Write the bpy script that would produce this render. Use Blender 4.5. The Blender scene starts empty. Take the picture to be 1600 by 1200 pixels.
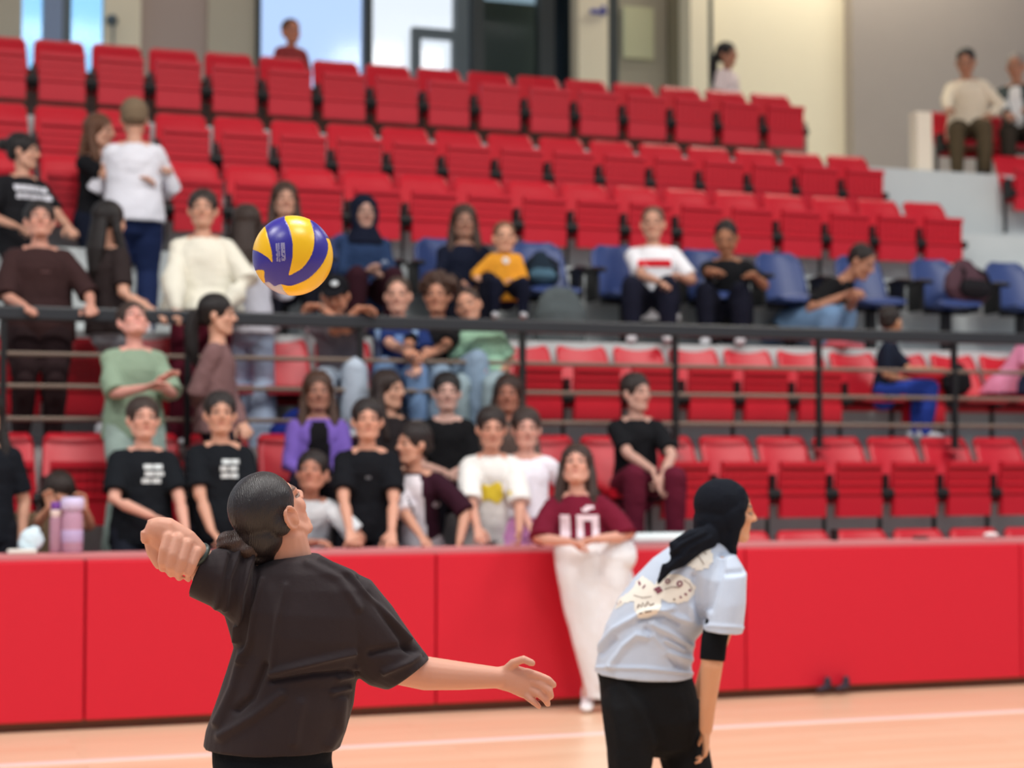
import bpy, bmesh, math, random
import numpy as np
from mathutils import Vector, Matrix, noise
from mathutils.bvhtree import BVHTree

random.seed(4)
C = bpy.context.scene.collection
SC = bpy.context.scene
R = math.radians

# ------------------------------------------------------------------ camera
FPX = 2800.0                      # focal length in pixels of a 1600 px wide frame
THETA = R(19.2)                   # camera looks 19.2 degrees right of the stand's normal
PHI = math.atan(122 / FPX)        # and slightly up
HC = 1.5
CAM = Vector((0, 0, HC))
cam_f = Vector((math.sin(THETA) * math.cos(PHI), math.cos(THETA) * math.cos(PHI), math.sin(PHI)))
cam_r = Vector((math.cos(THETA), -math.sin(THETA), 0))
cam_u = cam_r.cross(cam_f)
cd = bpy.data.cameras.new('camera')
cam = bpy.data.objects.new('camera', cd); C.objects.link(cam)
cam.matrix_world = Matrix(((cam_r.x, cam_u.x, -cam_f.x, 0), (cam_r.y, cam_u.y, -cam_f.y, 0),
                           (cam_r.z, cam_u.z, -cam_f.z, HC), (0, 0, 0, 1)))
cd.sensor_width = 36; cd.lens = FPX * 36 / 1600
cd.clip_start = 0.1; cd.clip_end = 200
cd.dof.use_dof = True; cd.dof.focus_distance = 4.95; cd.dof.aperture_fstop = 2.1
SC.camera = cam

# ------------------------------------------------------------------ world, lights, exposure
SC.view_settings.view_transform = 'Standard'; SC.view_settings.look = 'None'
SC.view_settings.exposure = 0.0; SC.view_settings.gamma = 1.0
SC.view_settings.use_curve_mapping = False
w = bpy.data.worlds.new('world'); SC.world = w; w.use_nodes = True
wn = w.node_tree.nodes; wn['Background'].inputs[0].default_value = (0.74, 0.84, 1.0, 1)
_tc = wn.new('ShaderNodeTexCoord'); _sx = wn.new('ShaderNodeSeparateXYZ'); _mr = wn.new('ShaderNodeMapRange')
w.node_tree.links.new(_tc.outputs['Generated'], _sx.inputs[0]); w.node_tree.links.new(_sx.outputs['Y'], _mr.inputs[0])
_mr.inputs[1].default_value = 0.55; _mr.inputs[2].default_value = 0.85; _mr.inputs[3].default_value = 0.43; _mr.inputs[4].default_value = 1.25
w.node_tree.links.new(_mr.outputs[0], wn['Background'].inputs[1])       # brighter sky on the window side of the hall

def area(loc, target, sx, sy, power, col):
    l = bpy.data.lights.new('gym_light', 'AREA'); l.shape = 'RECTANGLE'; l.size = sx; l.size_y = sy
    l.energy = power; l.color = col
    o = bpy.data.objects.new('gym_light', l); C.objects.link(o); o.location = loc
    d = (Vector(target) - Vector(loc)).normalized()
    o.rotation_euler = d.to_track_quat('-Z', 'Y').to_euler(); return o
for lx in (-4.5, 2.5, 9.5):
    for ly, pw in ((2.0, 270), (6.6, 400)):
        area((lx, ly, 9.5), (lx, ly + 1.2, 0), 2.6, 1.2, pw, (1.0, 0.965, 0.92))
area((2.0, 17.0, 8.75), (2.0, 17.4, 5), 7, .6, 45, (1.0, 0.94, 0.84))
area((10.2, 16.9, 8.75), (10.2, 17.6, 5), 3.2, .6, 120, (1.0, 0.93, 0.78))

def ray(px, py):
    return cam_r * ((px - 800) / FPX) + cam_u * (-(py - 600) / FPX) + cam_f
def P(px, py, v):                 # photo pixel -> point on the vertical plane Y = v
    d = ray(px, py); return CAM + d * (v / d.y)
def PZ(px, py, Z):                # photo pixel -> point at camera depth Z
    return CAM + ray(px, py) * Z
def UX(px, v): return P(px, 722, v).x

# ------------------------------------------------------------------ materials
def lin(c):
    return tuple(((x / 255) / 12.92 if x / 255 <= 0.04045 else ((x / 255 + 0.055) / 1.055) ** 2.4) for x in c) + (1,)
_m = {}
def mat(name, rgb, rough=0.6, bump=0.0, scale=20, kind='noise', vcol=False, metallic=0, spec=0.4, var=0.0, trans=0, sheen=0, dist=0.01, sss=0):
    key = (name, rgb, rough, bump, scale, kind, vcol, var)
    if key in _m: return _m[key]
    m = bpy.data.materials.new(name); m.use_nodes = True; nt = m.node_tree; n = nt.nodes; L = nt.links
    b = n['Principled BSDF']; b.inputs['Base Color'].default_value = lin(rgb)
    b.inputs['Roughness'].default_value = rough; b.inputs['Metallic'].default_value = metallic
    b.inputs['Specular IOR Level'].default_value = spec
    if trans: b.inputs['Transmission Weight'].default_value = trans
    if sheen: b.inputs['Sheen Weight'].default_value = sheen
    if sss:
        b.inputs['Subsurface Weight'].default_value = sss; b.inputs['Subsurface Radius'].default_value = (0.02, 0.008, 0.004)
        b.inputs['Subsurface Scale'].default_value = 0.5
    tc = n.new('ShaderNodeTexCoord')
    src = None
    if vcol:
        a = n.new('ShaderNodeVertexColor'); a.layer_name = 'Col'; src = a.outputs['Color']
    if var:
        t = n.new('ShaderNodeTexNoise'); t.inputs['Scale'].default_value = scale * 0.35; t.inputs['Detail'].default_value = 4
        L.new(tc.outputs['Object'], t.inputs['Vector'])
        mr = n.new('ShaderNodeMapRange'); mr.inputs[3].default_value = 1 - var; mr.inputs[4].default_value = 1 + var
        L.new(t.outputs['Fac'], mr.inputs[0])
        mx = n.new('ShaderNodeVectorMath'); mx.operation = 'SCALE'
        if src is not None: L.new(src, mx.inputs[0])
        else: mx.inputs[0].default_value = lin(rgb)[:3]
        L.new(mr.outputs[0], mx.inputs['Scale']); src = mx.outputs[0]
    if src is not None: L.new(src, b.inputs['Base Color'])
    if bump:
        if kind == 'noise':
            t = n.new('ShaderNodeTexNoise'); t.inputs['Scale'].default_value = scale; t.inputs['Detail'].default_value = 5
        else:
            t = n.new('ShaderNodeTexWave'); t.inputs['Scale'].default_value = scale; t.inputs['Distortion'].default_value = 6
            t.inputs['Detail'].default_value = 3; t.inputs['Detail Scale'].default_value = 2
        L.new(tc.outputs['Object'], t.inputs['Vector'])
        bp = n.new('ShaderNodeBump'); bp.inputs['Strength'].default_value = bump; bp.inputs['Distance'].default_value = dist
        L.new(t.outputs['Fac'], bp.inputs['Height']); L.new(bp.outputs[0], b.inputs['Normal'])
    _m[key] = m; return m
def cloth(rgb): return mat('cloth', tuple(x * (.86 if max(rgb) < 70 else 1) for x in rgb), 0.9, 0.5, 14, var=0.06, spec=0.15, dist=0.02)
def knit(rgb): return mat('knitwear', rgb, 0.95, 0.6, 60, var=0.05, dist=0.01)
def hairm(rgb): return mat('hair_strands', rgb, 0.45, 0.7, 30, 'wave', var=0.25, dist=0.004)
SKIN = {'light': (226, 178, 152), 'mid': (204, 154, 130), 'tan': (178, 126, 100), 'dark': (140, 95, 70)}
M_skin = mat('skin', (200, 150, 120), 0.5, 0.15, 90, vcol=True, spec=0.35, dist=0.002, sss=0.15)
M_red = mat('red_plastic', (200, 22, 42), 0.40, 0.05, 40, var=0.05, spec=0.45)
M_blue = mat('blue_plastic', (54, 72, 124), 0.42, 0.05, 40, var=0.05)
M_black = mat('black_plastic', (16, 16, 18), 0.5)
M_metal = mat('grey_metal', (120, 118, 116), 0.45, metallic=0.6)

# ------------------------------------------------------------------ mesh helpers
def link(name, me, m=None, parent=None, base=None):
    o = bpy.data.objects.new(name, me); C.objects.link(o)
    if m is not None:
        me.materials.clear()
        for q in (m if isinstance(m, (list, tuple)) else [m]): me.materials.append(q)
    if parent is not None: o.parent = parent
    return o
def tag(o, label=None, cat=None, group=None, kind=None):
    if label: o['label'] = label
    if cat: o['category'] = cat
    if group: o['group'] = group
    if kind: o['kind'] = kind
    return o
def empty(name, loc, label=None, cat=None, group=None):
    o = bpy.data.objects.new(name, None); C.objects.link(o); o.location = loc; o.empty_display_size = 0.1
    return tag(o, label, cat, group)

class Vol:
    """collects closed solids; build() joins them as one mesh, optionally fused by voxel remeshing"""
    def __init__(s): s.v = []; s.f = []
    def rings(s, rg, n=16, dome=True):
        """rg: list of (centre, axis_a, axis_b) ellipses"""
        off = len(s.v); full = []
        rg = [(Vector(c), Vector(a), Vector(b)) for c, a, b in rg]
        if dome:
            def caps(c, a, b, d):
                out = []
                for t in (0.5, 0.85): out.append((c + d * math.sin(t * math.pi / 2), a * math.cos(t * math.pi / 2), b * math.cos(t * math.pi / 2)))
                return out
            c0, a0, b0 = rg[0]; c1, a1, b1 = rg[1]
            d0 = (c0 - c1).normalized() * min(a0.length, b0.length)
            c2, a2, b2 = rg[-1]; c3 = rg[-2][0]
            d1 = (c2 - c3).normalized() * min(a2.length, b2.length)
            full = list(reversed(caps(c0, a0, b0, d0))) + rg + caps(c2, a2, b2, d1)
        else: full = rg
        for c, a, b in full:
            for i in range(n):
                t = 2 * math.pi * i / n
                s.v.append(c + a * math.cos(t) + b * math.sin(t))
        k = len(full)
        # orientation
        flip = (full[0][1].cross(full[0][2])).dot(full[-1][0] - full[0][0]) < 0
        for j in range(k - 1):
            for i in range(n):
                q = (off + j * n + i, off + j * n + (i + 1) % n, off + (j + 1) * n + (i + 1) % n, off + (j + 1) * n + i)
                s.f.append(tuple(reversed(q)) if flip else q)
        a = tuple(off + i for i in range(n)); b = tuple(off + (k - 1) * n + i for i in range(n))
        s.f.append(a if flip else tuple(reversed(a))); s.f.append(tuple(reversed(b)) if flip else b)
    def tube(s, pts, rad, n=14, dome=True, asp=1.0, side=None):
        pts = [Vector(p) for p in pts]; rg = []
        for i, p in enumerate(pts):
            d = (pts[min(i + 1, len(pts) - 1)] - pts[max(i - 1, 0)]).normalized()
            a = Vector(side) if side is not None else (Vector((0, 0, 1)) if abs(d.z) < 0.8 else Vector((1, 0, 0)))
            a = (a - d * a.dot(d)).normalized(); b = d.cross(a)
            r = rad[i] if isinstance(rad, (list, tuple)) else rad
            rg.append((p, a * r, b * r * asp))
        s.rings(rg, n, dome)
    def ell(s, c, r, ax=None, n=16, m=10):
        c = Vector(c); ax = ax or (Vector((1, 0, 0)), Vector((0, 1, 0)), Vector((0, 0, 1)))
        rg = []
        for j in range(1, m):
            t = math.pi * j / m
            rg.append((c - ax[2] * r[2] * math.cos(t), ax[0] * r[0] * math.sin(t), ax[1] * r[1] * math.sin(t)))
        s.rings(rg, n, False)
    def box(s, c, h, ax=None):
        c = Vector(c); ax = ax or (Vector((1, 0, 0)), Vector((0, 1, 0)), Vector((0, 0, 1)))
        off = len(s.v)
        for z in (-1, 1):
            for x, y in ((-1, -1), (1, -1), (1, 1), (-1, 1)):
                s.v.append(c + ax[0] * h[0] * x + ax[1] * h[1] * y + ax[2] * h[2] * z)
        fl = ax[0].cross(ax[1]).dot(ax[2]) < 0
        for q in ((0, 3, 2, 1), (4, 5, 6, 7), (0, 1, 5, 4), (1, 2, 6, 5), (2, 3, 7, 6), (3, 0, 4, 7)):
            q = tuple(off + i for i in q); s.f.append(tuple(reversed(q)) if fl else q)
    def bb(s, x0, x1, y0, y1, z0, z1): s.box(((x0 + x1) / 2, (y0 + y1) / 2, (z0 + z1) / 2), ((x1 - x0) / 2, (y1 - y0) / 2, (z1 - z0) / 2))
    def mesh(s, base=None, smooth=False, name='mesh'):
        me = bpy.data.meshes.new(name)
        b = Vector(base) if base is not None else Vector((0, 0, 0))
        me.from_pydata([tuple(p - b) for p in s.v], [], s.f)
        if smooth: me.polygons.foreach_set('use_smooth', [True] * len(me.polygons))
        me.update(); return me
    def fuse(s, voxel, it=4, fac=0.5, base=None):
        me = s.mesh(base); o = bpy.data.objects.new('tmp', me); C.objects.link(o)
        r = o.modifiers.new('r', 'REMESH'); r.mode = 'VOXEL'; r.voxel_size = voxel; r.use_smooth_shade = True
        if it:
            q = o.modifiers.new('s', 'SMOOTH'); q.factor = fac; q.iterations = it
        dg = bpy.context.evaluated_depsgraph_get(); dg.update()
        out = bpy.data.meshes.new_from_object(o.evaluated_get(dg))
        bpy.data.objects.remove(o); bpy.data.meshes.remove(me)
        out.polygons.foreach_set('use_smooth', [True] * len(out.polygons)); out.update()
        return out
def bevelled(o, w=0.01, seg=2):
    b = o.modifiers.new('bevel', 'BEVEL'); b.width = w; b.segments = seg; b.limit_method = 'ANGLE'; return o
def coords(me):
    a = np.empty(len(me.vertices) * 3, np.float32); me.vertices.foreach_get('co', a); return a.reshape(-1, 3)
def normals(me):
    a = np.empty(len(me.vertices) * 3, np.float32); me.vertices.foreach_get('normal', a); return a.reshape(-1, 3)
def setco(me, a): me.vertices.foreach_set('co', a.astype(np.float32).ravel()); me.update()
def folds(me, amp, freq, seed=0, ax=(1, 1, 1)):
    """gives cloth soft irregular folds"""
    co = coords(me); no = normals(me); rs = np.random.RandomState(seed); d = np.zeros(len(co))
    for k in range(7):
        w_ = rs.normal(size=3) * freq * (0.6 + 0.25 * k) * np.array(ax); ph = rs.rand() * 6.28
        warp = rs.normal(size=3) * freq * 0.5
        d += np.abs(np.sin(co @ w_ + 1.2 * np.sin(co @ warp + ph))) / (1 + 0.5 * k)
    d = d - d.mean(); setco(me, co + no * (d * amp)[:, None])
def proj_px(co, base):
    q = co + np.array(base)[None, :] - np.array(CAM)[None, :]
    Z = q @ np.array(cam_f); x = 800 + FPX * (q @ np.array(cam_r)) / Z; y = 600 - FPX * (q @ np.array(cam_u)) / Z
    return x, y, Z
def creases(me, base, lines):
    """raised cloth folds along given lines; (points, width_px, amp_m) on the visible side of a garment"""
    co = coords(me).astype(float); no = normals(me); x, y, Z = proj_px(co, base)
    facing = np.clip(-(no @ np.array(cam_f)) * 3 + 0.3, 0, 1)
    d = np.zeros(len(co))
    for pts, wd, am in lines:
        best = np.full(len(co), 1e9)
        for (x0, y0), (x1, y1) in zip(pts[:-1], pts[1:]):
            dx, dy = x1 - x0, y1 - y0; t = np.clip(((x - x0) * dx + (y - y0) * dy) / (dx * dx + dy * dy), 0, 1)
            best = np.minimum(best, np.hypot(x - x0 - t * dx, y - y0 - t * dy))
        d += am * np.exp(-(best / wd) ** 2) * facing
    setco(me, co + no * d[:, None])

# ------------------------------------------------------------------ people
def head_prims(V, H, X, F, U, s):
    g = lambda x, y, z: H + (X * x + F * y + U * z) * s
    ax = (X, F, U); e = lambda c, r: V.ell(g(*c), tuple(q * s for q in r), ax)
    e((0, -.010, .030), (.074, .092, .086)); e((0, .020, -.035), (.060, .066, .078))
    e((0, .060, -.086), (.026, .026, .024))
    for q in (-1, 1):
        V.tube([g(q * .053, -.002, -.035), g(q * .046, .022, -.074), g(q * .02, .055, -.094)], [.02 * s, .019 * s, .018 * s], 8)
        e((q * .034, .055, -.022), (.024, .024, .028))
        e((q * .077, -.008, -.008), (.010, .020, .032))
        e((q * .079, -.004, -.012), (.013, .012, .020))
        e((q * .011, .094, -.026), (.009, .010, .008)); e((q * .031, .070, .002), (.014, .014, .012))
    V.tube([g(-.042, .068, .02), g(0, .080, .022), g(.042, .068, .02)], [.011 * s, .013 * s, .011 * s], 8)
    V.tube([g(0, .083, .014), g(0, .096, -.008), g(0, .104, -.022)], [.008 * s, .009 * s, .012 * s], 8)
    V.tube([g(-.016, .077, -.052), g(0, .083, -.051), g(.016, .077, -.052)], [.006 * s, .008 * s, .006 * s], 8)
    V.tube([g(-.012, .075, -.062), g(0, .080, -.063), g(.012, .075, -.062)], [.006 * s, .008 * s, .006 * s], 8)

def relax(me, mask, it):
    ed = np.empty(len(me.edges) * 2, np.int32); me.edges.foreach_get('vertices', ed); ed = ed.reshape(-1, 2)
    co = coords(me).astype(float); cnt = np.zeros(len(co)); np.add.at(cnt, ed[:, 0], 1); np.add.at(cnt, ed[:, 1], 1)
    for _ in range(it):
        s_ = np.zeros_like(co); np.add.at(s_, ed[:, 0], co[ed[:, 1]]); np.add.at(s_, ed[:, 1], co[ed[:, 0]])
        av = s_ / np.maximum(cnt, 1)[:, None]; co[mask] = co[mask] * .4 + av[mask] * .6
    setco(me, co)
def paint_head(me, base, H, X, F, U, s, tone, smooth_it=3):
    co = coords(me).astype(float) + np.array(base)[None, :] - np.array(H)[None, :]
    l = np.stack([co @ np.array(X), co @ np.array(F), co @ np.array(U)], 1) / s
    col = np.tile(np.array(lin(tone)), (len(co), 1)); x = np.abs(l[:, 0]); y = l[:, 1]; z = l[:, 2]
    relax(me, (np.abs(z) < .125) & (y > .02) & (x < .07), smooth_it)
    hd = (np.abs(z) < .13) & (y > .04)
    def put(mask, c, a=1.0):
        cc = np.array(lin(c)); col[mask] = col[mask] * (1 - a) + cc * a
    t = np.array(tone)
    put(hd & (((x / .018) ** 2 + ((z + .057) / .010) ** 2) < 1), tuple(np.clip(t * np.array([.86, .62, .62]), 0, 255)), .7)
    put(hd & (((x - .036) / .02) ** 2 + ((z + .03) / .02) ** 2 < 1), tuple(np.clip(t * np.array([1, .88, .86]), 0, 255)), .25)
    put(hd & (((x - .031) / .017) ** 2 + ((z - .001) / .0085) ** 2 < 1), (60, 42, 36), .8)
    put(hd & (((x - .031) / .014) ** 2 + ((z - .001) / .0045) ** 2 < 1), (190, 178, 170), .7)
    put(hd & (((x - .031) / .0065) ** 2 + ((z - .001) / .0065) ** 2 < 1), (34, 24, 20), 1)
    put(hd & (((x - .033) / .022) ** 2 + ((z - .026) / .006) ** 2 < 1), (52, 38, 32), .8)
    a = me.color_attributes.new('Col', 'FLOAT_COLOR', 'POINT')
    col[:, 3] = 1; a.data.foreach_set('color', col.astype(np.float32).ravel())

def hand(V, W, D, N, s=1.0, curl=0.5, flip=1, spread=1.0):
    """W wrist, D pointing direction, N palm normal (fingers curl towards it)"""
    D = D.normalized(); N = (N - D * N.dot(D))
    N = N.normalized() if N.length > 1e-4 else Vector((0, 0, -1)); S = D.cross(N) * flip
    V.rings([(W - D * .01 * s, S * .026 * s, N * .019 * s), (W + D * .035 * s, S * .034 * s, N * .016 * s),
             (W + D * .085 * s, S * .041 * s, N * .014 * s)], 12)
    for i, ln in enumerate((.074, .083, .077, .060)):
        o = (1.5 - i) * .0215 * s
        p = W + D * (.088 - .006 * abs(i - 1)) * s + S * o
        pts = [p]; a = curl * 0.45; dd = D
        for seg, q in enumerate((.45, .30, .25)):
            dd = (D * math.cos(a) + N * math.sin(a) + S * (1.5 - i) * .06 * spread).normalized()
            p = p + dd * ln * q * s; pts.append(p); a += curl * (0.95 + .06 * i)
        V.tube(pts, [.0098 * s, .0090 * s, .0082 * s, .0072 * s], 8)
    t0 = W + D * .02 * s + S * .024 * s; t1 = t0 + (D * .6 + S * .75 + N * .2).normalized() * .042 * s
    t2 = t1 + (D * .85 + S * .35 + N * .35).normalized() * .032 * s; t3 = t2 + (D * .9 + N * .4 + S * .1).normalized() * .024 * s
    V.tube([t0, t1, t2, t3], [.015 * s, .0125 * s, .0105 * s, .0085 * s], 8)

def ik(a, t, l1, l2, pole):
    d = t - a; L = d.length
    if L > (l1 + l2) * .995: t = a + d.normalized() * (l1 + l2) * .995; d = t - a; L = d.length
    L = max(L, abs(l1 - l2) + .02)
    x = (l1 * l1 - l2 * l2 + L * L) / (2 * L); h = math.sqrt(max(l1 * l1 - x * x, 0)); dn = d.normalized()
    p = pole - dn * pole.dot(dn); p = p.normalized() if p.length > 1e-5 else Vector((0, 0, -1))
    return a + dn * x + p * h, t

def hair_mesh(style, H, X, F, U, s, base, S, neck, sh=None, seed=0, voxel=.009):
    V = Vol(); g = lambda x, y, z: H + (X * x + F * y + U * z) * s
    ax = (X, F, U); dn = Vector((0, 0, -1))
    e = lambda c, r: V.ell(g(*c), tuple(q * s for q in r), ax)
    if style in ('long', 'bun', 'pony', 'tied', 'halfup', 'bob'):
        e((0, -.019, .041), (.090, .099, .091))
    elif style == 'short': e((0, -.020, .043), (.083, .094, .084)); e((0, -.055, .0), (.068, .05, .05))
    if style in ('long', 'halfup'):
        for q in (-1, 1):
            a = g(q * .070, -.015, .03); b = g(q * .080, -.012, -.06); c = b + dn * .11 * s + F * .03 * s + X * q * .012 * s; d = c + dn * .12 * s + F * .03 * s
            V.tube([a, b, c, d], [.026 * s, .030 * s, .032 * s, .018 * s], 10)
        b = g(0, -.085, -.05)
        V.tube([g(0, -.075, .02), b, b + dn * .12 * s - F * .02 * s, b + dn * .25 * s - F * .03 * s], [.06 * s, .07 * s, .075 * s, .045 * s], 12, asp=.55, side=X)
    if style == 'bob':
        for q in (-1, 1): V.tube([g(q * .07, -.015, .03), g(q * .082, -.01, -.04), g(q * .076, .0, -.11)], [.028 * s, .032 * s, .022 * s], 10)
        V.tube([g(0, -.075, .02), g(0, -.09, -.05), g(0, -.075, -.12)], [.06 * s, .07 * s, .06 * s], 12, asp=.55, side=X)
    if style in ('bun',): e((0, -.130, .05), (.042, .038, .042)); e((0, -.055, -.01), (.066, .05, .05))
    if style == 'tied': e((0, -.055, -.01), (.068, .052, .055)); e((0, -.105, -.015), (.03, .03, .03))
    if style == 'pony':
        e((0, -.05, -.01), (.068, .055, .055)); p = g(0, -.12, .02)
        V.tube([g(0, -.09, .03), p, p + dn * .10 * s - F * .03 * s, p + dn * .22 * s - F * .02 * s, p + dn * .30 * s], [.03 * s, .036 * s, .045 * s, .038 * s, .015 * s], 10)
    if style == 'curly':
        rs = random.Random(seed)
        e((0, -.03, .05), (.105, .105, .095))
        for i in range(46):
            t = rs.uniform(0, 2 * math.pi); h = rs.uniform(-.25, 1); r_ = math.sqrt(max(0, 1 - h * h))
            c = (math.cos(t) * r_ * .105, -.03 + math.sin(t) * r_ * .10, .055 + h * .09)
            if c[1] > .045 and c[2] < .075: continue
            e(c, (.028, .028, .026))
    if style == 'cap':
        e((0, -.018, .045), (.086, .098, .086)); V.rings([(g(0, .055, .052), X * .07 * s, U * .012 * s), (g(0, .11, .045), X * .066 * s, U * .009 * s), (g(0, .145, .036), X * .045 * s, U * .007 * s)], 14)
    if style == 'beanie': e((0, -.016, .036), (.092, .104, .098)); e((0, -.035, .0), (.084, .08, .05))
    if style == 'hijab':
        e((0, -.026, .035), (.096, .106, .100)); e((0, -.045, -.03), (.088, .080, .08))
        for q in (-1, 1): V.tube([g(q * .066, .02, .07), g(q * .078, .022, .0), g(q * .066, .035, -.07), g(q * .03, .055, -.118)], [.018 * s, .021 * s, .024 * s, .026 * s], 10)
        e((0, .02, -.125), (.070, .055, .036))
        V.tube([g(0, -.03, -.06), neck + S * .02, neck - S * .07], [.078 * s, .095 * s, .14 * s], 16, asp=.8, side=X)
    me = V.fuse(voxel, 3, .5, base)
    co = coords(me); no = normals(me)
    if style not in ('cap', 'beanie', 'hijab'):
        q = co @ np.array(U) * 260 + np.sin(co @ np.array(X) * 90) * 1.5
        setco(me, co + no * (np.sin(co @ np.array(X) * 330 + np.sin(co @ np.array(F) * 60))[:, None] * .0016))
    return me

def shoe_vol(A, D, s):
    V = Vol(); up = Vector((0, 0, 1)); S = D.cross(up)
    g = lambda a, b: A + D * a * s + up * b * s
    V.rings([(g(-.06, -.03), S * .034 * s, up * .036 * s), (g(.0, -.028), S * .038 * s, up * .045 * s), (g(.08, -.042), S * .044 * s, up * .03 * s), (g(.15, -.048), S * .040 * s, up * .024 * s)], 12)
    V.tube([g(-.02, .045), g(-.015, -.02)], [.044 * s, .042 * s], 12)
    return V

DBG = []
def decal(shirt_me, base, centre, xa, ya, nrm, tris_pts, name, m, parent, off=.004):
    """tris_pts: (verts2d, faces) flat artwork in metres wrapped on to the garment"""
    vs, fs = tris_pts
    me0 = shirt_me; bm = bmesh.new(); bm.from_mesh(me0); tree = BVHTree.FromBMesh(bm); bm.free()
    o3 = Vector(centre) - Vector(base); nn = Vector(nrm).normalized(); out = []
    for x, y in vs:
        p = o3 + xa * x + ya * y
        h = tree.ray_cast(p + nn * .4, -nn, .9)
        out.append((h[0] + nn * off) if h[0] is not None else p)
    me = bpy.data.meshes.new(name); me.from_pydata([tuple(q) for q in out], [], fs); me.update()
    me.polygons.foreach_set('use_smooth', [True] * len(me.polygons))
    return link(name, me, m, parent)
def grid_art(poly, step=.012):
    """fills a 2D polygon with a grid mesh"""
    poly = np.array(poly); x0, y0 = poly.min(0); x1, y1 = poly.max(0)
    nx = max(2, int((x1 - x0) / step)); ny = max(2, int((y1 - y0) / step))
    def inside(x, y):
        c = False; j = len(poly) - 1
        for i in range(len(poly)):
            xi, yi = poly[i]; xj, yj = poly[j]
            if (yi > y) != (yj > y) and x < (xj - xi) * (y - yi) / (yj - yi) + xi: c = not c
            j = i
        return c
    vs = [(x0 + (x1 - x0) * i / nx, y0 + (y1 - y0) * j / ny) for j in range(ny + 1) for i in range(nx + 1)]; fs = []
    for j in range(ny):
        for i in range(nx):
            cx = x0 + (x1 - x0) * (i + .5) / nx; cy = y0 + (y1 - y0) * (j + .5) / ny
            if inside(cx, cy): a = j * (nx + 1) + i; fs.append((a, a + 1, a + nx + 2, a + nx + 1))
    return vs, fs
def rect_art(rects, step=.012):
    V, Fs = [], []
    for x0, y0, x1, y1 in rects:
        nx = max(1, int((x1 - x0) / step)); ny = max(1, int((y1 - y0) / step)); o = len(V)
        V += [(x0 + (x1 - x0) * i / nx, y0 + (y1 - y0) * j / ny) for j in range(ny + 1) for i in range(nx + 1)]
        Fs += [(o + j * (nx + 1) + i, o + j * (nx + 1) + i + 1, o + (j + 1) * (nx + 1) + i + 1, o + (j + 1) * (nx + 1) + i) for j in range(ny) for i in range(nx)]
    return V, Fs
def ell_art(cx, cy, rx, ry, step=.01, n=20):
    return grid_art([(cx + rx * math.cos(2 * math.pi * i / n), cy + ry * math.sin(2 * math.pi * i / n)) for i in range(n)], step)

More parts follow.
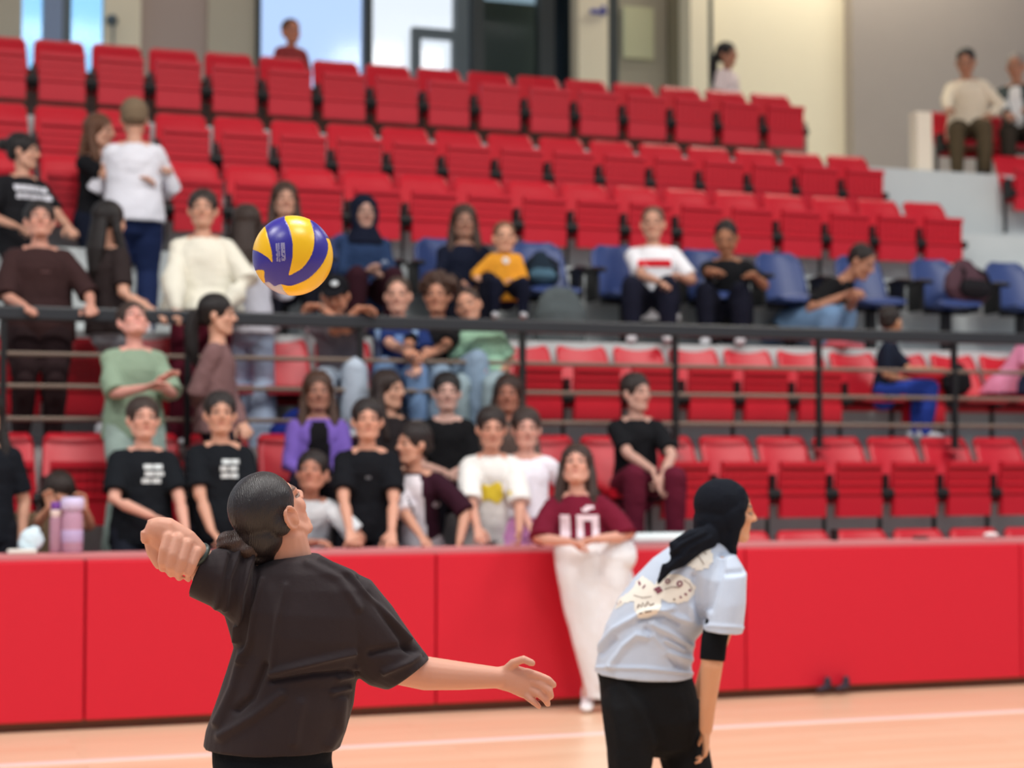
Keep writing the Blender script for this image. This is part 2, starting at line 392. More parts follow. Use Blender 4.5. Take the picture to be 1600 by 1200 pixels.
def person(label, head, v, floor, cat='person', yaw=0, k=1.0, lean=0, side=0, hy=0, hp=0, ht=0, pose='stand', arms=(None, None),
           shirt=(40, 40, 44), sleeve='short', pants=(30, 30, 36), hair=('long', (38, 26, 22)), skin='mid', shoes=(210, 210, 215),
           wide=0.0, fat=1.0, open_top=None, hem=0.0, prints=(), knit_=False, curl=(0.9, 0.9), neckline=0.0, knees=None, hs=1.14, seed=0,
           pole=(None, None), wideleg=0, armr=1.0, bust=0.0):
    H = P(head[0], head[1], v); up = Vector((0, 0, 1))
    tc = (CAM - H); tc.z = 0; tc.normalize(); ri = up.cross(tc); ri.normalize()
    if ri.dot(cam_r) < 0: ri = -ri
    F = tc * math.cos(R(yaw)) + ri * math.sin(R(yaw)); Xr = F.cross(up).normalized()
    S = (up * math.cos(R(lean)) + F * math.sin(R(lean)) + ri * math.sin(R(side))).normalized()
    hf = tc * math.cos(R(yaw + hy)) + ri * math.sin(R(yaw + hy))
    HF = (hf * math.cos(R(hp)) + up * math.sin(R(hp))).normalized()
    HU = (up * math.cos(R(hp)) - hf * math.sin(R(hp)) + ri * math.sin(R(ht))); HU = (HU - HF * HU.dot(HF)).normalized()
    HX = HF.cross(HU)
    tone = SKIN[skin] if isinstance(skin, str) else skin
    nd = (HU * .4 + S * .6).normalized()
    N = H - nd * .155 * k; PV = N - S * .50 * k
    if pose == 'sit':
        pass
    base = Vector((PV.x, PV.y, floor)); bsv = base
    shs = [N - S * .092 * k + Xr * q * .144 * k * fat ** .5 for q in (1, -1)]
    order = [0, 1] if shs[0].dot(cam_r) < shs[1].dot(cam_r) else [1, 0]
    hips = [PV + Xr * q * .088 * k for q in (1, -1)]
    fwd = F.copy()
    # ---- arms
    AR = []
    for n_, idx in enumerate(order):
        sh = shs[idx]; out = Xr * (1 if idx == 0 else -1); t = arms[n_]
        if t is None: T = sh - up * .50 * k + F * .05 + out * .05
        elif t == 'lap': T = PV + F * .26 * k + up * .10 - out * .06 + out * .09
        elif t == 'back': T = sh - up * .40 * k - F * .18
        else: T = P(t[0], t[1], v + t[2])
        pl = pole[n_]; pl = (out * .6 - up * .6 - F * .35) if pl is None else (ri * pl[0] + up * pl[1] + tc * pl[2])
        el, wr = ik(sh, T, .275 * k, .245 * k, pl)
        AR.append((sh, el, wr, out, idx))
    # ---- legs
    LG = []
    for idx, hp_ in enumerate(hips):
        out = Xr * (1 if idx == 0 else -1)
        if pose == 'sit':
            if knees is not None:
                kk = knees[order.index(idx)]; KN = P(kk[0], kk[1], v + kk[2]); dd = (KN - hp_).normalized(); KN = hp_ + dd * .43 * k
            else: KN = hp_ + F * .42 * k + out * .05 + up * (floor + .48 * k - hp_.z) * .8
            AN = Vector((KN.x, KN.y, floor + .08)) - F * .05
            if (KN - AN).length > .44 * k: AN = KN - (KN - AN).normalized() * .42 * k
        else:
            AN = Vector((PV.x, PV.y, floor + .08)) + out * .10 * k + F * (.02 + .35 * math.sin(R(lean)) * .3)
            KN, AN = ik(hp_, AN, .425 * k, .415 * k, F)
        LG.append((hp_, KN, AN))
    DBG.append((label[:40], round(PV.z - floor, 2), round((H.z - floor) + .13, 2), round(k, 2)))
    # ---- body
    V = Vol(); head_prims(V, H, HX, HF, HU, hs * k ** .35)
    V.tube([N - S * .05 * k, N + nd * .03 * k, H - HU * .045 - HF * .012], [.060 * k, .050 * k, .050 * k], 14)
    tr = [(-.02, .135, .095), (.10, .125, .085), (.22, .125, .088), (.34, .140, .095), (.41, .12, .075), (.47, .06, .05)]
    V.rings([(PV + S * a * k, Xr * b * k * fat * .93, F * c * k * fat * .9) for a, b, c in tr], 18)
    for n_, (sh, el, wr, out, idx) in enumerate(AR):
        V.tube([N - S * .050 * k + out * .03 * k, N.lerp(sh, .55) - S * .002, sh, el, (el + wr) * .5 + (el - wr) * .2, wr], [.045 * k, .044 * k, .050 * k * armr, .038 * k * armr, .037 * k * armr, .0245 * k], 12)
        D = (wr - el).normalized(); fl = 1
        Nn = -up * .8 + F * .2 if abs(D.z) < .8 else -out
        S_ = D.cross((Nn - D * Nn.dot(D)).normalized())
        fl = 1 if S_.dot(-out) > 0 else -1
        t = arms[n_]; Dh = D
        if t is not None and not isinstance(t, str) and len(t) > 3: Dh = (ri * t[3] + up * t[4] + tc * t[5]).normalized()
        hand(V, wr, Dh, Nn, 1.0 * k, curl[n_], fl)
    for hp_, KN, AN in LG:
        V.tube([hp_ + up * .02, hp_, KN, AN + up * .02, AN - up * .03], [.06 * k, .060 * k, .038 * k, .032 * k, .035 * k], 12)
    me = V.fuse(.0065, 2, .5, bsv); paint_head(me, bsv, H, HX, HF, HU, hs * k ** .35, tone)
    body = link('person', me, M_skin); body.location = base; tag(body, label, cat)
    # ---- shirt
    V = Vol(); f = fat; b_ = 1 + wide
    tr = [(-.10 + hem, .172 * b_, .132 * b_), (.02, .165 * b_, .128 * b_), (.14, .150 * b_, .115), (.26, .148 * b_, .112), (.34, .158, .118 + bust), (.395, .146, .102), (.44, .100, .080), (.472 - neckline, .070, .060)]
    tr = tr[:1] + [q for q in tr[1:] if q[0] > tr[0][0] + .02]
    V.rings([(PV + S * a * k, Xr * b * k * f, F * c * k * f) for a, b, c in tr], 22, False)
    for n_, (sh, el, wr, out, idx) in enumerate(AR):
        V.tube([N - S * .065 * k + out * .045 * k, N.lerp(sh, .6) - S * .012 * k, sh], [.045 * k, .050 * k, .060 * k * f ** .5], 12)
        if sleeve == 'short': e_ = sh.lerp(el, .80); V.tube([sh, sh.lerp(el, .4), e_], [.063 * k, .063 * k * (1 + wide), .068 * k * (1 + wide)], 14, False)
        elif sleeve == 'elbow': V.tube([sh, sh.lerp(el, .6), el.lerp(wr, .12)], [.064 * k, .066 * k * b_, .070 * k * b_], 14, False)
        elif sleeve == 'long':
            V.tube([sh, el, el.lerp(wr, .5), wr.lerp(el, .04)], [.062 * k, .056 * k * b_, .052 * k * b_, .038 * k], 14)
        elif sleeve == 'cap': V.tube([sh, sh.lerp(el, .35)], [.06 * k, .058 * k], 14, False)
        else: pass
    me = V.fuse(.009, 3, .6, bsv); folds(me, .0035, 22, seed + 3)
    sm = knit(shirt) if knit_ else cloth(shirt)
    so = link('shirt' if not knit_ else 'sweater', me, sm, body); shm = me
    ch = N - S * .17 * k
    if open_top:                    # an inner top shown between the fronts of an open cardigan
        pts = [(-.05, .12), (.05, .12), (.075, -.1), (.085, -.36), (-.085, -.36), (-.075, -.1)]
        decal(shm, bsv, ch + F * .05, -Xr, S, F, grid_art(pts), 'inner_top', cloth(open_top), so, .006)
    for pr in prints:
        nm, art, colr, (dx, dy) = pr[:4]; nrm = F if len(pr) < 5 else (F * pr[4][0] + Xr * pr[4][1])
        decal(shm, bsv, ch - Xr * dx + S * dy, -Xr, S, nrm, art, nm, cloth(colr), so)
    # ---- trousers
    if pants:
        V = Vol(); wl = wideleg
        V.rings([(PV + S * a * k, Xr * b * k * f, F * c * k * f) for a, b, c in ((-.07, .15, .12), (.0, .158, .125), (.07, .145, .115), (.12, .130, .102))], 20)
        for hp_, KN, AN in LG:
            lo = AN - up * (.0 if not wl else .03)
            V.ell(KN, (.076 * k * (1 + wl * .2),) * 3)
            V.ell(hp_, (.092 * k * f,) * 3)
            V.tube([hp_, hp_.lerp(KN, .5), KN], [.100 * k * f, .094 * k * f, .080 * k * (1 + wl * .2)], 16)
            V.tube([KN, KN.lerp(lo, .3), KN.lerp(lo, .65), lo], [.078 * k * (1 + wl * .2), .080 * k * (1 + wl * .4), .070 * k * (1 + wl * .9), .060 * k * (1 + wl * 1.4)], 16)
        me = V.fuse(.010, 3, .6, bsv); folds(me, .003, 20, seed + 9)
        link('trousers', me, cloth(pants), body)
    for hp_, KN, AN in LG:
        me = shoe_vol(AN, F, k).fuse(.009, 2, .5, bsv); link('shoe', me, mat('shoe', shoes, .6), body)
    # ---- hair or head covering
    if hair:
        me = hair_mesh(hair[0], H, HX, HF, HU, hs * k ** .35, bsv, S, N, seed=seed)
        nm = {'hijab': 'headscarf', 'cap': 'cap', 'beanie': 'beanie'}.get(hair[0], 'hair')
        ho = link(nm, me, cloth(hair[1]) if nm != 'hair' else hairm(hair[1]), body)
        if nm == 'cap':
            V = Vol(); s_ = hs * k ** .35; V.ell(H - bsv + (HF * .070 + HU * .098 - HX * .012) * s_, (.026, .008, .020), (HX, (HF + HU * .9).normalized(), (HU - HF * .9).normalized()))
            link('badge', V.mesh(smooth=True), mat('badge_white', (206, 212, 216), .6), ho)
    body['_dbg'] = 0; del body['_dbg']
    return dict(o=body, H=H, HX=HX, HF=HF, HU=HU, N=N, PV=PV, F=F, X=Xr, S=S, base=bsv, shirt=shm, AR=AR, so=so)

# ================================================================== THE SETTING
def struct(name, V, m, bevel=0.0):
    o = link(name, V.mesh() if isinstance(V, Vol) else V, m); o['kind'] = 'structure'
    if bevel: bevelled(o, bevel)
    return o
def sbox(name, m, *a, bevel=0): V = Vol(); V.bb(*a); return struct(name, V, m, bevel)

def wood_floor():
    m = bpy.data.materials.new('court_floor'); m.use_nodes = True; nt = m.node_tree; n = nt.nodes; L = nt.links
    b = n['Principled BSDF']; b.inputs['Roughness'].default_value = .28; b.inputs['Specular IOR Level'].default_value = .5
    tc = n.new('ShaderNodeTexCoord'); br = n.new('ShaderNodeTexBrick')
    br.inputs['Scale'].default_value = 1; br.inputs['Brick Width'].default_value = 1.9; br.inputs['Row Height'].default_value = .11
    br.inputs['Mortar Size'].default_value = .0015; br.inputs['Color1'].default_value = lin((238, 204, 172)); br.inputs['Color2'].default_value = lin((234, 194, 160))
    br.inputs['Mortar'].default_value = lin((200, 156, 124)); L.new(tc.outputs['Object'], br.inputs['Vector'])
    ns = n.new('ShaderNodeTexNoise'); ns.inputs['Scale'].default_value = 3; ns.inputs['Detail'].default_value = 6
    mp = n.new('ShaderNodeMapping'); mp.inputs['Scale'].default_value = (.35, 5, 1); L.new(tc.outputs['Object'], mp.inputs[0]); L.new(mp.outputs[0], ns.inputs['Vector'])
    mr = n.new('ShaderNodeMapRange'); mr.inputs[3].default_value = .9; mr.inputs[4].default_value = 1.1; L.new(ns.outputs['Fac'], mr.inputs[0])
    mx = n.new('ShaderNodeVectorMath'); mx.operation = 'SCALE'; L.new(br.outputs['Color'], mx.inputs[0]); L.new(mr.outputs[0], mx.inputs['Scale'])
    L.new(mx.outputs[0], b.inputs['Base Color']); return m
M_floor = wood_floor()
M_conc = mat('concrete', (196, 196, 194), .8, .25, 12, var=.08, dist=.01)
M_concw = mat('painted_concrete', (196, 202, 202), .7, .15, 12, var=.05, dist=.01)
WV = 10.37; WH = .977
f_ = sbox('floor', M_floor, -9, 16, -6, WV + .02, -.1, 0)
# court markings
V = Vol(); V.bb(-9, 16, 9.22, 9.30, .0, .004); struct('trim_1', V, mat('court_line', (250, 222, 218), .35))
# concrete tiers of the stand
ROWS = {'Z': (10.92, .22, .465), 'A': (11.62, .89, .465), 'B': (12.37, 1.60, .465), 'C': (13.11, 2.41, .66), 'D': (13.86, 3.07, .476), 'E': (14.60, 3.60, .483), 'F': (15.35, 4.31, .4845)}
order_ = 'ZABCDEF'
for i, k_ in enumerate(order_):
    v, z, p = ROWS[k_]; v0 = v - .45 if k_ != 'Z' else WV + .18
    v1 = ROWS[order_[i + 1]][0] - .45 if i < 6 else 17.95
    t = sbox('stand_tier', M_conc if k_ in 'ZAB' else M_concw, -7, 13, v0, v1 if i < 6 else 17.95, -.1 if i == 0 else ROWS[order_[i - 1]][1] - .1, z)
# barrier wall behind the pads + coping
sbox('wall_front', mat('grey_paint', (150, 146, 144), .7), -9, 16, WV + .05, WV + .17, 0, WH - .02)
sbox('trim_2', mat('barrier_coping', (206, 132, 134), .5), -9, 16, WV + .0, WV + .19, WH - .03, WH + .008, bevel=.006)
sbox('baseboard_front', mat('dark_wood_skirting', (112, 78, 58), .6), -9, 16, WV + .02, WV + .06, 0, .06)
M_pad = mat('red_vinyl', (208, 22, 46), .5, .06, 60, var=.02, dist=.003)
pl = [-8.0 + .98 - .0]
seams = [1.06 + 2.055 * i for i in range(-5, 8)]
names_p = ['far left behind the player in the dark T-shirt', 'between the two players', 'right of the player in the headscarf', 'at the right edge of the barrier']
PZ_ = 0
for i, (a, b) in enumerate(zip(seams[:-1], seams[1:])):
    if b < UX(-60, WV) or a > UX(1680, WV): continue
    V = Vol(); V.bb(a + .004, b - .004, WV - .05, WV + .05, .055, WH - .028)
    o = link('wall_pad', V.mesh(), M_pad); bevelled(o, .012, 3)
    xm = 800 + FPX * math.tan(math.atan(((a + b) / 2) / WV) - THETA)
    nm = {0: 'red padded barrier panel at the left edge of the photo', 1: 'red padded barrier panel behind the player striking the ball', 2: 'red padded barrier panel behind the girl in white trousers and the bending player',
          3: 'wide empty red padded barrier panel right of the bending player', 4: 'red padded barrier panel cut off by the right edge of the photo'}
    tag(o, nm.get(sum(1 for s_ in seams[1:i + 1] if s_ >= UX(-60, WV)), 'red padded barrier panel'), 'wall pad', 'red pads on the barrier wall')

# ---- concourse behind the top row
BV = 18.0
def bx(name, m, p0, p1, z0=3.6, z1=9, dv=.0, th=.2, bevel=0):
    return sbox(name, m, UX(p0, BV + dv), UX(p1, BV + dv), BV + dv, BV + dv + th, z0, z1, bevel=bevel)
cream = mat('cream_wall', (246, 236, 208), .8, .1, 10, var=.02); beige = mat('beige_wall', (196, 188, 168), .8, .1, 10, var=.03)
mauve = mat('mauve_wall', (186, 168, 158), .8, .1, 10, var=.03); greyw = mat('grey_wall', (174, 164, 156), .85, .1, 10, var=.03)
dark = mat('dark_frame', (58, 64, 64), .5); greyf = mat('grey_frame', (98, 110, 116), .5)
def glass(name, rgb, a, px0, px1, z0=4.31, z1=9):
    m = bpy.data.materials.new(name); m.use_nodes = True; n = m.node_tree.nodes; L = m.node_tree.links
    n.remove(n['Principled BSDF']); t = n.new('ShaderNodeBsdfTransparent'); t.inputs[0].default_value = lin(rgb)
    g = n.new('ShaderNodeBsdfGlossy'); g.inputs['Roughness'].default_value = .08; mx = n.new('ShaderNodeMixShader'); mx.inputs[0].default_value = .015
    L.new(t.outputs[0], mx.inputs[1]); L.new(g.outputs[0], mx.inputs[2]); L.new(mx.outputs[0], n['Material Output'].inputs[0])
    return m
wi = 0
def window(px0, px1, rgb):
    global wi; wi += 1
    V = Vol(); V.bb(UX(px0, BV + .1), UX(px1, BV + .1), BV + .09, BV + .10, 4.31, 9)
    o = struct('window_%d' % wi, V, glass('window_glass', rgb, 0, 0, 0)); return o
bx('wall_back', beige, -120, 26)
window(26, 62, (205, 238, 255)); bx('trim_3', mat('blue_grey_post', (142, 160, 190), .6), 60, 90)
bx('trim_4', greyf, 90, 104); window(104, 156, (205, 238, 255))
bx('wall_back', cream, 156, 214); bx('wall_back', mauve, 214, 320, dv=.1); bx('wall_back', beige, 320, 396, dv=.05)
bx('trim_5', dark, 396, 404, th=.15); window(404, 568, (226, 236, 250)); bx('trim_6', dark, 568, 580, th=.15)
window(580, 712, (252, 250, 246)); bx('trim_7', greyf, 712, 732, th=.15); bx('trim_8', dark, 738, 756, th=.15)
window(732, 738, (150, 160, 165)); bx('wall_back', mat('sage_wall', (158, 160, 146), .8), 754, 846, dv=.6, z1=6.6); window(756, 846, (190, 200, 200))
bx('trim_9', dark, 844, 868, th=.15); window(868, 906, (120, 140, 152)); bx('wall_back', greyf, 868, 906, dv=1.2)
bx('trim_10', cream, 905, 952, dv=-.15, th=.3); bx('trim_11', dark, 952, 968, dv=-.05, th=.15)
bx('wall_back', beige, 968, 1050, dv=.5); bx('wall_back', mat('umber_wall', (156, 148, 126), .8), 1050, 1084, dv=.4)
bx('trim_12', cream, 1082, 1110, dv=-.15, th=.3); bx('trim_13', dark, 1110, 1117, dv=-.02, th=.1)
bx('wall_back', cream, 1117, 1342, dv=0); 
V = Vol(); V.bb(UX(1338, 17.8), 15.2, 17.8, 18.3, 3.6, 9); struct('wall_right', V, greyw)
V = Vol(); V.bb(UX(975, 18.45), UX(1022, 18.45), 18.42, 18.47, P(1000, 92, 18.45).z, P(1000, 12, 18.45).z)
o = struct('trim_14', V, mat('pale_panel', (228, 228, 188), .6))
# door frame inside the glazing
V = Vol()
zt = P(640, 44, 17.98).z; x0, x1 = UX(640, 17.98), UX(714, 17.98)
V.bb(x0, x0 + .09, 17.9, 18.0, 4.31, zt); V.bb(x1 - .07, x1, 17.9, 18.0, 4.31, zt); V.bb(x0 + .09, x1 - .07, 17.9, 18.0, zt - .1, zt)
struct('door_1', V, greyf)
V = Vol(); z_ = P(930, 17, 17.8).z; V.bb(UX(926, 17.8), UX(950, 17.8), 17.80, 17.85, z_ - .02, z_ + .02)
V.bb(UX(944, 17.8), UX(948, 17.8), 17.80, 17.85, z_ - .03, z_ + .07)
tag(link('wall_sign', V.mesh(), mat('blue_sign', (92, 96, 176), .6)), 'small blue mark on the white pillar above the top seat row', 'sign')
V = Vol(); a, b = P(1425, 258, 15.15), P(1448, 178, 15.15); V.bb(a.x, b.x, 15.05, 15.2, 4.31, b.z)
o = tag(bevelled(link('low_post', V.mesh(), mat('white_paint', (238, 226, 206), .6)), .01), 'short cream post at the edge of the upper landing beside the seated men', 'post')
V = Vol(); c_ = P(176, 30, 17.95); V.tube([c_ + Vector((0, .05, 0)), c_ - Vector((0, .08, 0))], [.06, .03], 12); V.tube([c_ - Vector((0, .05, 0)), c_ - Vector((0, .05, .25))], .012, 8)
tag(link('wall_lamp', V.mesh(), greyf), 'small grey fitting on the cream column at the upper left', 'fixture')

sbox('light_block_ceiling', mat('light_block_paint', (150, 148, 146), .9), -9, 16, 8.2, 18.6, 8.85, 8.95)  # unseen slab added over the stand to keep sky light off the upper rows
sbox('wall_parapet', mat('parapet', (134, 116, 104), .85), -7, UX(1262, 15.9), 15.86, 15.96, 4.31, 4.90)
# ---- stadium seats
PV_Z = .38
def slab(pts2, y0, y1, tilt=0):
    pass
def seat_parts(w, kind='up'):
    hw = w / 2
    V = Vol(); n = 9
    # curved backrest: a grid shell with thickness
    def backpt(u, t, off):
        x = (hw - .012 - .022 * t) * u; z = .30 + .50 * t
        y = .075 + .23 * t + .028 * (1 - u * u) * (1 - .4 * t) + off
        corner = .035 * max(0, t - .85) / .15 * max(0, abs(u) - .86) / .14
        return (x, y, z - corner)
    vs = []; fs = []; nu, nt_ = 12, 10
    for s in (0, 1):
        for j in range(nt_ + 1):
            for i in range(nu + 1): vs.append(backpt(-1 + 2 * i / nu, j / nt_, -.012 + .026 * s))
    W_ = nu + 1; T_ = (nt_ + 1) * W_
    for j in range(nt_):
        for i in range(nu):
            a = j * W_ + i; fs.append((a, a + 1, a + W_ + 1, a + W_)); fs.append((T_ + a, T_ + a + W_, T_ + a + W_ + 1, T_ + a + 1))
    for i in range(nu): a = i; fs.append((a + 1, a, T_ + a, T_ + a + 1)); a = nt_ * W_ + i; fs.append((a, a + 1, T_ + a + 1, T_ + a))
    for j in range(nt_): a = j * W_; fs.append((a, a + W_, T_ + a + W_, T_ + a)); a = j * W_ + nu; fs.append((a + W_, a, T_ + a, T_ + a + W_))
    back = bpy.data.meshes.new('backrest'); back.from_pydata(vs, [], fs); back.update()
    back.polygons.foreach_set('use_smooth', [True] * len(fs))
    pw = hw - .052
    V = Vol()
    # seat pan, folded up: underside faces the court, with moulded ribs
    L_ = .405
    def q(x, t, d): return (x, -.035 - .05 * (t - .18) - d, PV_Z - .17 + t)
    V.rings([(q(0, .0, .0), Vector((pw - .02, 0, 0)), Vector((0, .03, 0))), (q(0, .03, 0), Vector((pw, 0, 0)), Vector((0, .045, 0))), (q(0, .10, 0), Vector((pw, 0, 0)), Vector((0, .042, 0)))], 4, False)
    V = Vol()
    def pb(x0, x1, t0, t1, d0, d1):
        off = len(V.v)
        for t, d in ((t0, d0), (t0, d1), (t1, d0), (t1, d1)):
            for x in (x0, x1): V.v.append(Vector(q(x, t, d)))
        for f in ((0, 1, 3, 2), (4, 6, 7, 5), (0, 2, 6, 4), (1, 5, 7, 3), (0, 4, 5, 1), (2, 3, 7, 6)): V.f.append(tuple(off + i for i in f))
    pb(-pw, pw, .0, L_, -.03, .0)                       # shell
    pb(-pw, pw, .0, .145, .0, .030); pb(-pw, pw, .165, .185, .0, .02)
    pb(-pw, pw, L_ - .04, L_, .0, .03)
    for t in (.235, .295, .355): pb(-pw, pw, t, t + .018, .0, .014)
    for i in range(8):
        x = -pw + (2 * pw - .012) * i / 7; pb(x, x + .012, .18, L_ - .03, .0, .012)
    pan_up = V.mesh(name='seat_pan')
    if kind == 'down':
        me = pan_up; co = coords(me); y = co[:, 1].copy(); z = co[:, 2].copy() - PV_Z
        co[:, 2] = PV_Z + y * 1.0 + .06; co[:, 1] = .0 - z; setco(me, co)
        me.flip_normals()
    V = Vol()
    for s in (-1, 1): pass
    hub = Vol(); hub.tube([(.001, -.03, 0), (.05, -.03, 0)], [.036, .036], 12, False); hub = hub.mesh(name='hub')
    V = Vol(); V.bb(0, .03, -.02, .10, PV_Z - .05, PV_Z + .14); V.bb(0, .016, .06, .10, .0, PV_Z); arm = V.mesh(name='bracket')
    return back, pan_up, hub, arm
S_up = seat_parts(.47); S_dn = seat_parts(.47, 'down')
def put_seat(u, v, z, p, row, down=False, label='', group=''):
    pr = S_dn if down else S_up
    r = empty('stadium_seat', (u, v, z), label, 'seat', group); r.scale = (p / .47, 1, 1)
    for nm, me, m in (('backrest', pr[0], M_red), ('seat_pan', pr[1], M_red)):
        o = bpy.data.objects.new(nm, me); C.objects.link(o); o.parent = r
        if not me.materials: me.materials.append(m)
    for nm, me, m, zz, s_ in (('hub', pr[2], M_black, PV_Z, 1), ('hub', pr[2], M_black, PV_Z, -1), ('bracket', pr[3], M_black, 0, 1)):
        o = bpy.data.objects.new(nm, me); C.objects.link(o); o.parent = r; o.location = (-.235 * s_, 0, zz); o.scale = (s_, 1, 1)
        if not me.materials: me.materials.append(m)
    return r
ordn = ['first', 'second', 'third', 'fourth', 'fifth', 'sixth', 'seventh', 'eighth', 'ninth', 'tenth', 'eleventh', 'twelfth', 'thirteenth', 'fourteenth', 'fifteenth', 'sixteenth', 'seventeenth', 'eighteenth', 'nineteenth', 'twentieth', 'twenty-first', 'twenty-second', 'twenty-third', 'twenty-fourth']
rowdef = {  # reference boundary pixel, last boundary pixel or None, words
    'Z': (1238, None, 'in the lowest row behind the barrier'),
    'A': (1294, None, 'in the row below the black railing'),
    'B': (1151, None, 'in the row behind the black railing'),
    'D': (1055, 1502, 'in the row above the blue chairs'),
    'E': (1014, 1372, 'in the second row from the top'),
    'F': (972, 1255, 'in the topmost row'),
}
DOWN = {'B': [350, 480, 590, 660, 735, 1335, 1345, 1545, 1590], 'A': [490, 600, 700, 790, 985, 640], 'Z': []}
for k_, (ref, last, words) in rowdef.items():
    v, z, p = ROWS[k_]; u0 = UX(ref, v); us = []
    for i in range(-40, 40):
        a = u0 + i * p; b = a + p
        if b < UX(-45, v) or a > UX(1645, v): continue
        if last and b > UX(last, v) + .2: continue
        us.append(a + p / 2)
    us.sort(reverse=True)
    if k_ == 'Z': us = [u for u in us if u > UX(1040, v)]
    for i, u in enumerate(us):
        dn = any(abs(UX(q, v) - u) < p * .5 for q in DOWN.get(k_, []))
        end = 'its right end' if last else "the photo's right edge"
        lb = 'red seat %s, %s from %s' % (words, ordn[i], end)
        put_seat(u, v, z, p, k_, dn, lb, 'red folding seats ' + words)
    # support beam running behind a row
    V = Vol(); V.bb(us[-1] - p / 2, us[0] + p / 2, v + .05, v + .09, z + PV_Z - .03, z + PV_Z + .03)
    tag(link('seat_beam', V.mesh(), M_black), 'black steel beam carrying the red seats ' + words, 'beam')
# a lone seat of the next block at the right edge
u = UX(1614, 14.7); r = put_seat(u, 14.7, 3.72, .48, 'E', False, 'red folding seat alone at the upper right edge, below the seated men', 'red folding seats of the right block')
for px in (1508, 1572):
    r = put_seat(UX(px, 15.6), 15.6, 4.31, .5, 'F', True, 'red seat under the man in the %s' % ('cream shirt, upper right' if px < 1540 else 'dark jacket, upper right'), 'red folding seats of the right block')

# ---- blue chairs
def blue_chair_parts():
    vs = []; fs = []; nu, nt_ = 12, 12
    def pt(u, t, off):
        wv = .235 * (1 - .12 * t) if t < .75 else .235 * (1 - .12 * t) * math.sqrt(max(0.0, 1 - ((t - .75) / .27) ** 2 * .75))
        return (wv * u, .12 + .16 * t - .05 * u * u + off, .42 + .42 * t)
    for s in (0, 1):
        for j in range(nt_ + 1):
            for i in range(nu + 1): vs.append(pt(-1 + 2 * i / nu, j / nt_, .03 * s))
    W_ = nu + 1; T_ = (nt_ + 1) * W_
    for j in range(nt_):
        for i in range(nu): a = j * W_ + i; fs.append((a, a + 1, a + W_ + 1, a + W_)); fs.append((T_ + a, T_ + a + W_, T_ + a + W_ + 1, T_ + a + 1))
    for i in range(nu): a = i; fs.append((a + 1, a, T_ + a, T_ + a + 1)); a = nt_ * W_ + i; fs.append((a, a + 1, T_ + a + 1, T_ + a))
    for j in range(nt_): a = j * W_; fs.append((a, a + W_, T_ + a + W_, T_ + a)); a = j * W_ + nu; fs.append((a + W_, a, T_ + a, T_ + a + W_))
    back = bpy.data.meshes.new('backrest'); back.from_pydata(vs, [], fs); back.update(); back.polygons.foreach_set('use_smooth', [True] * len(fs))
    V = Vol(); V.rings([((0, -.26, .40), Vector((.2, 0, 0)), Vector((0, 0, .02))), ((0, -.22, .42), Vector((.225, 0, 0)), Vector((0, 0, .03))), ((0, .1, .40), Vector((.225, 0, 0)), Vector((0, 0, .03))), ((0, .17, .42), Vector((.2, 0, 0)), Vector((0, 0, .02)))], 16)
    pan = V.fuse(.012, 1)
    V = Vol(); V.tube([(0, .16, .60), (0, -.02, .61), (0, -.2, .59)], [.022, .024, .02], 10, asp=1.5); V.bb(-.014, .014, -.08, .14, .36, .60)
    arm = V.mesh(name='armrest')
    V = Vol(); V.bb(-.2, .2, -.05, .05, .0, .03); V.bb(-.04, .04, -.03, .03, .0, .40); V.bb(-.2, .2, -.03, .03, .34, .39); foot = V.mesh(name='frame')
    return back, pan, arm, foot
BC = blue_chair_parts()
for me, m in zip(BC, (M_blue, M_blue, M_black, M_black)): me.materials.clear(); me.materials.append(m)
v, z, p = ROWS['C']
bl = [(700, 'behind the woman in dark navy'), (853, 'holding the black backpack, left of the man in white'), (978, 'under the man in the white T-shirt'), (1115, 'under the man in the black T-shirt'),
      (1236, 'empty, left of the man leaning forward'), (1362, 'behind the man leaning forward'), (1480, 'under the maroon and black backpack'), (1598, 'cut off by the right edge of the photo'), (565, 'under the woman in the navy headscarf'), (440, 'behind the flying ball')]
for px, wd in bl:
    r = empty('blue_chair', (UX(px, v), v, z), 'blue rounded stadium armchair ' + wd, 'chair', 'blue chairs of the middle row')
    for nm, me, x in (('backrest', BC[0], 0), ('seat_pan', BC[1], 0), ('armrest', BC[2], -.27), ('armrest', BC[2], .27), ('frame', BC[3], 0)):
        o = bpy.data.objects.new(nm, me); C.objects.link(o); o.parent = r; o.location = (x, 0, 0)

# ---- railing
RV = 11.80; rz = 2.45
rail = empty('railing', (3, RV, 1.6), 'black steel railing with a thick top rail crossing the whole stand', 'railing')
def rp(name, V, m): o = link(name, V.mesh(base=(3, RV, 1.6)), m, rail); return o
V = Vol(); V.bb(-1.2, 8.6, RV - .035, RV + .035, rz - .045, rz + .045); bevelled(rp('top_rail', V, mat('black_paint', (44, 46, 50), .4)), .012)
for zz in (2.19, 1.985, 1.775):
    V = Vol(); V.tube([(-1.2, RV, zz), (8.6, RV, zz)], .016, 10, False); rp('mid_rail', V, mat('bare_steel', (128, 112, 100), .4, metallic=.3))
u1, u2 = UX(1055, RV), UX(1280, RV)
for i in range(-5, 3):
    u = u1 + (u2 - u1) * i
    V = Vol(); V.bb(u - .02, u + .02, RV - .02, RV + .02, 1.60, rz - .04); V.bb(u - .06, u + .06, RV - .05, RV + .05, 1.60, 1.612); rp('post', V, M_black)

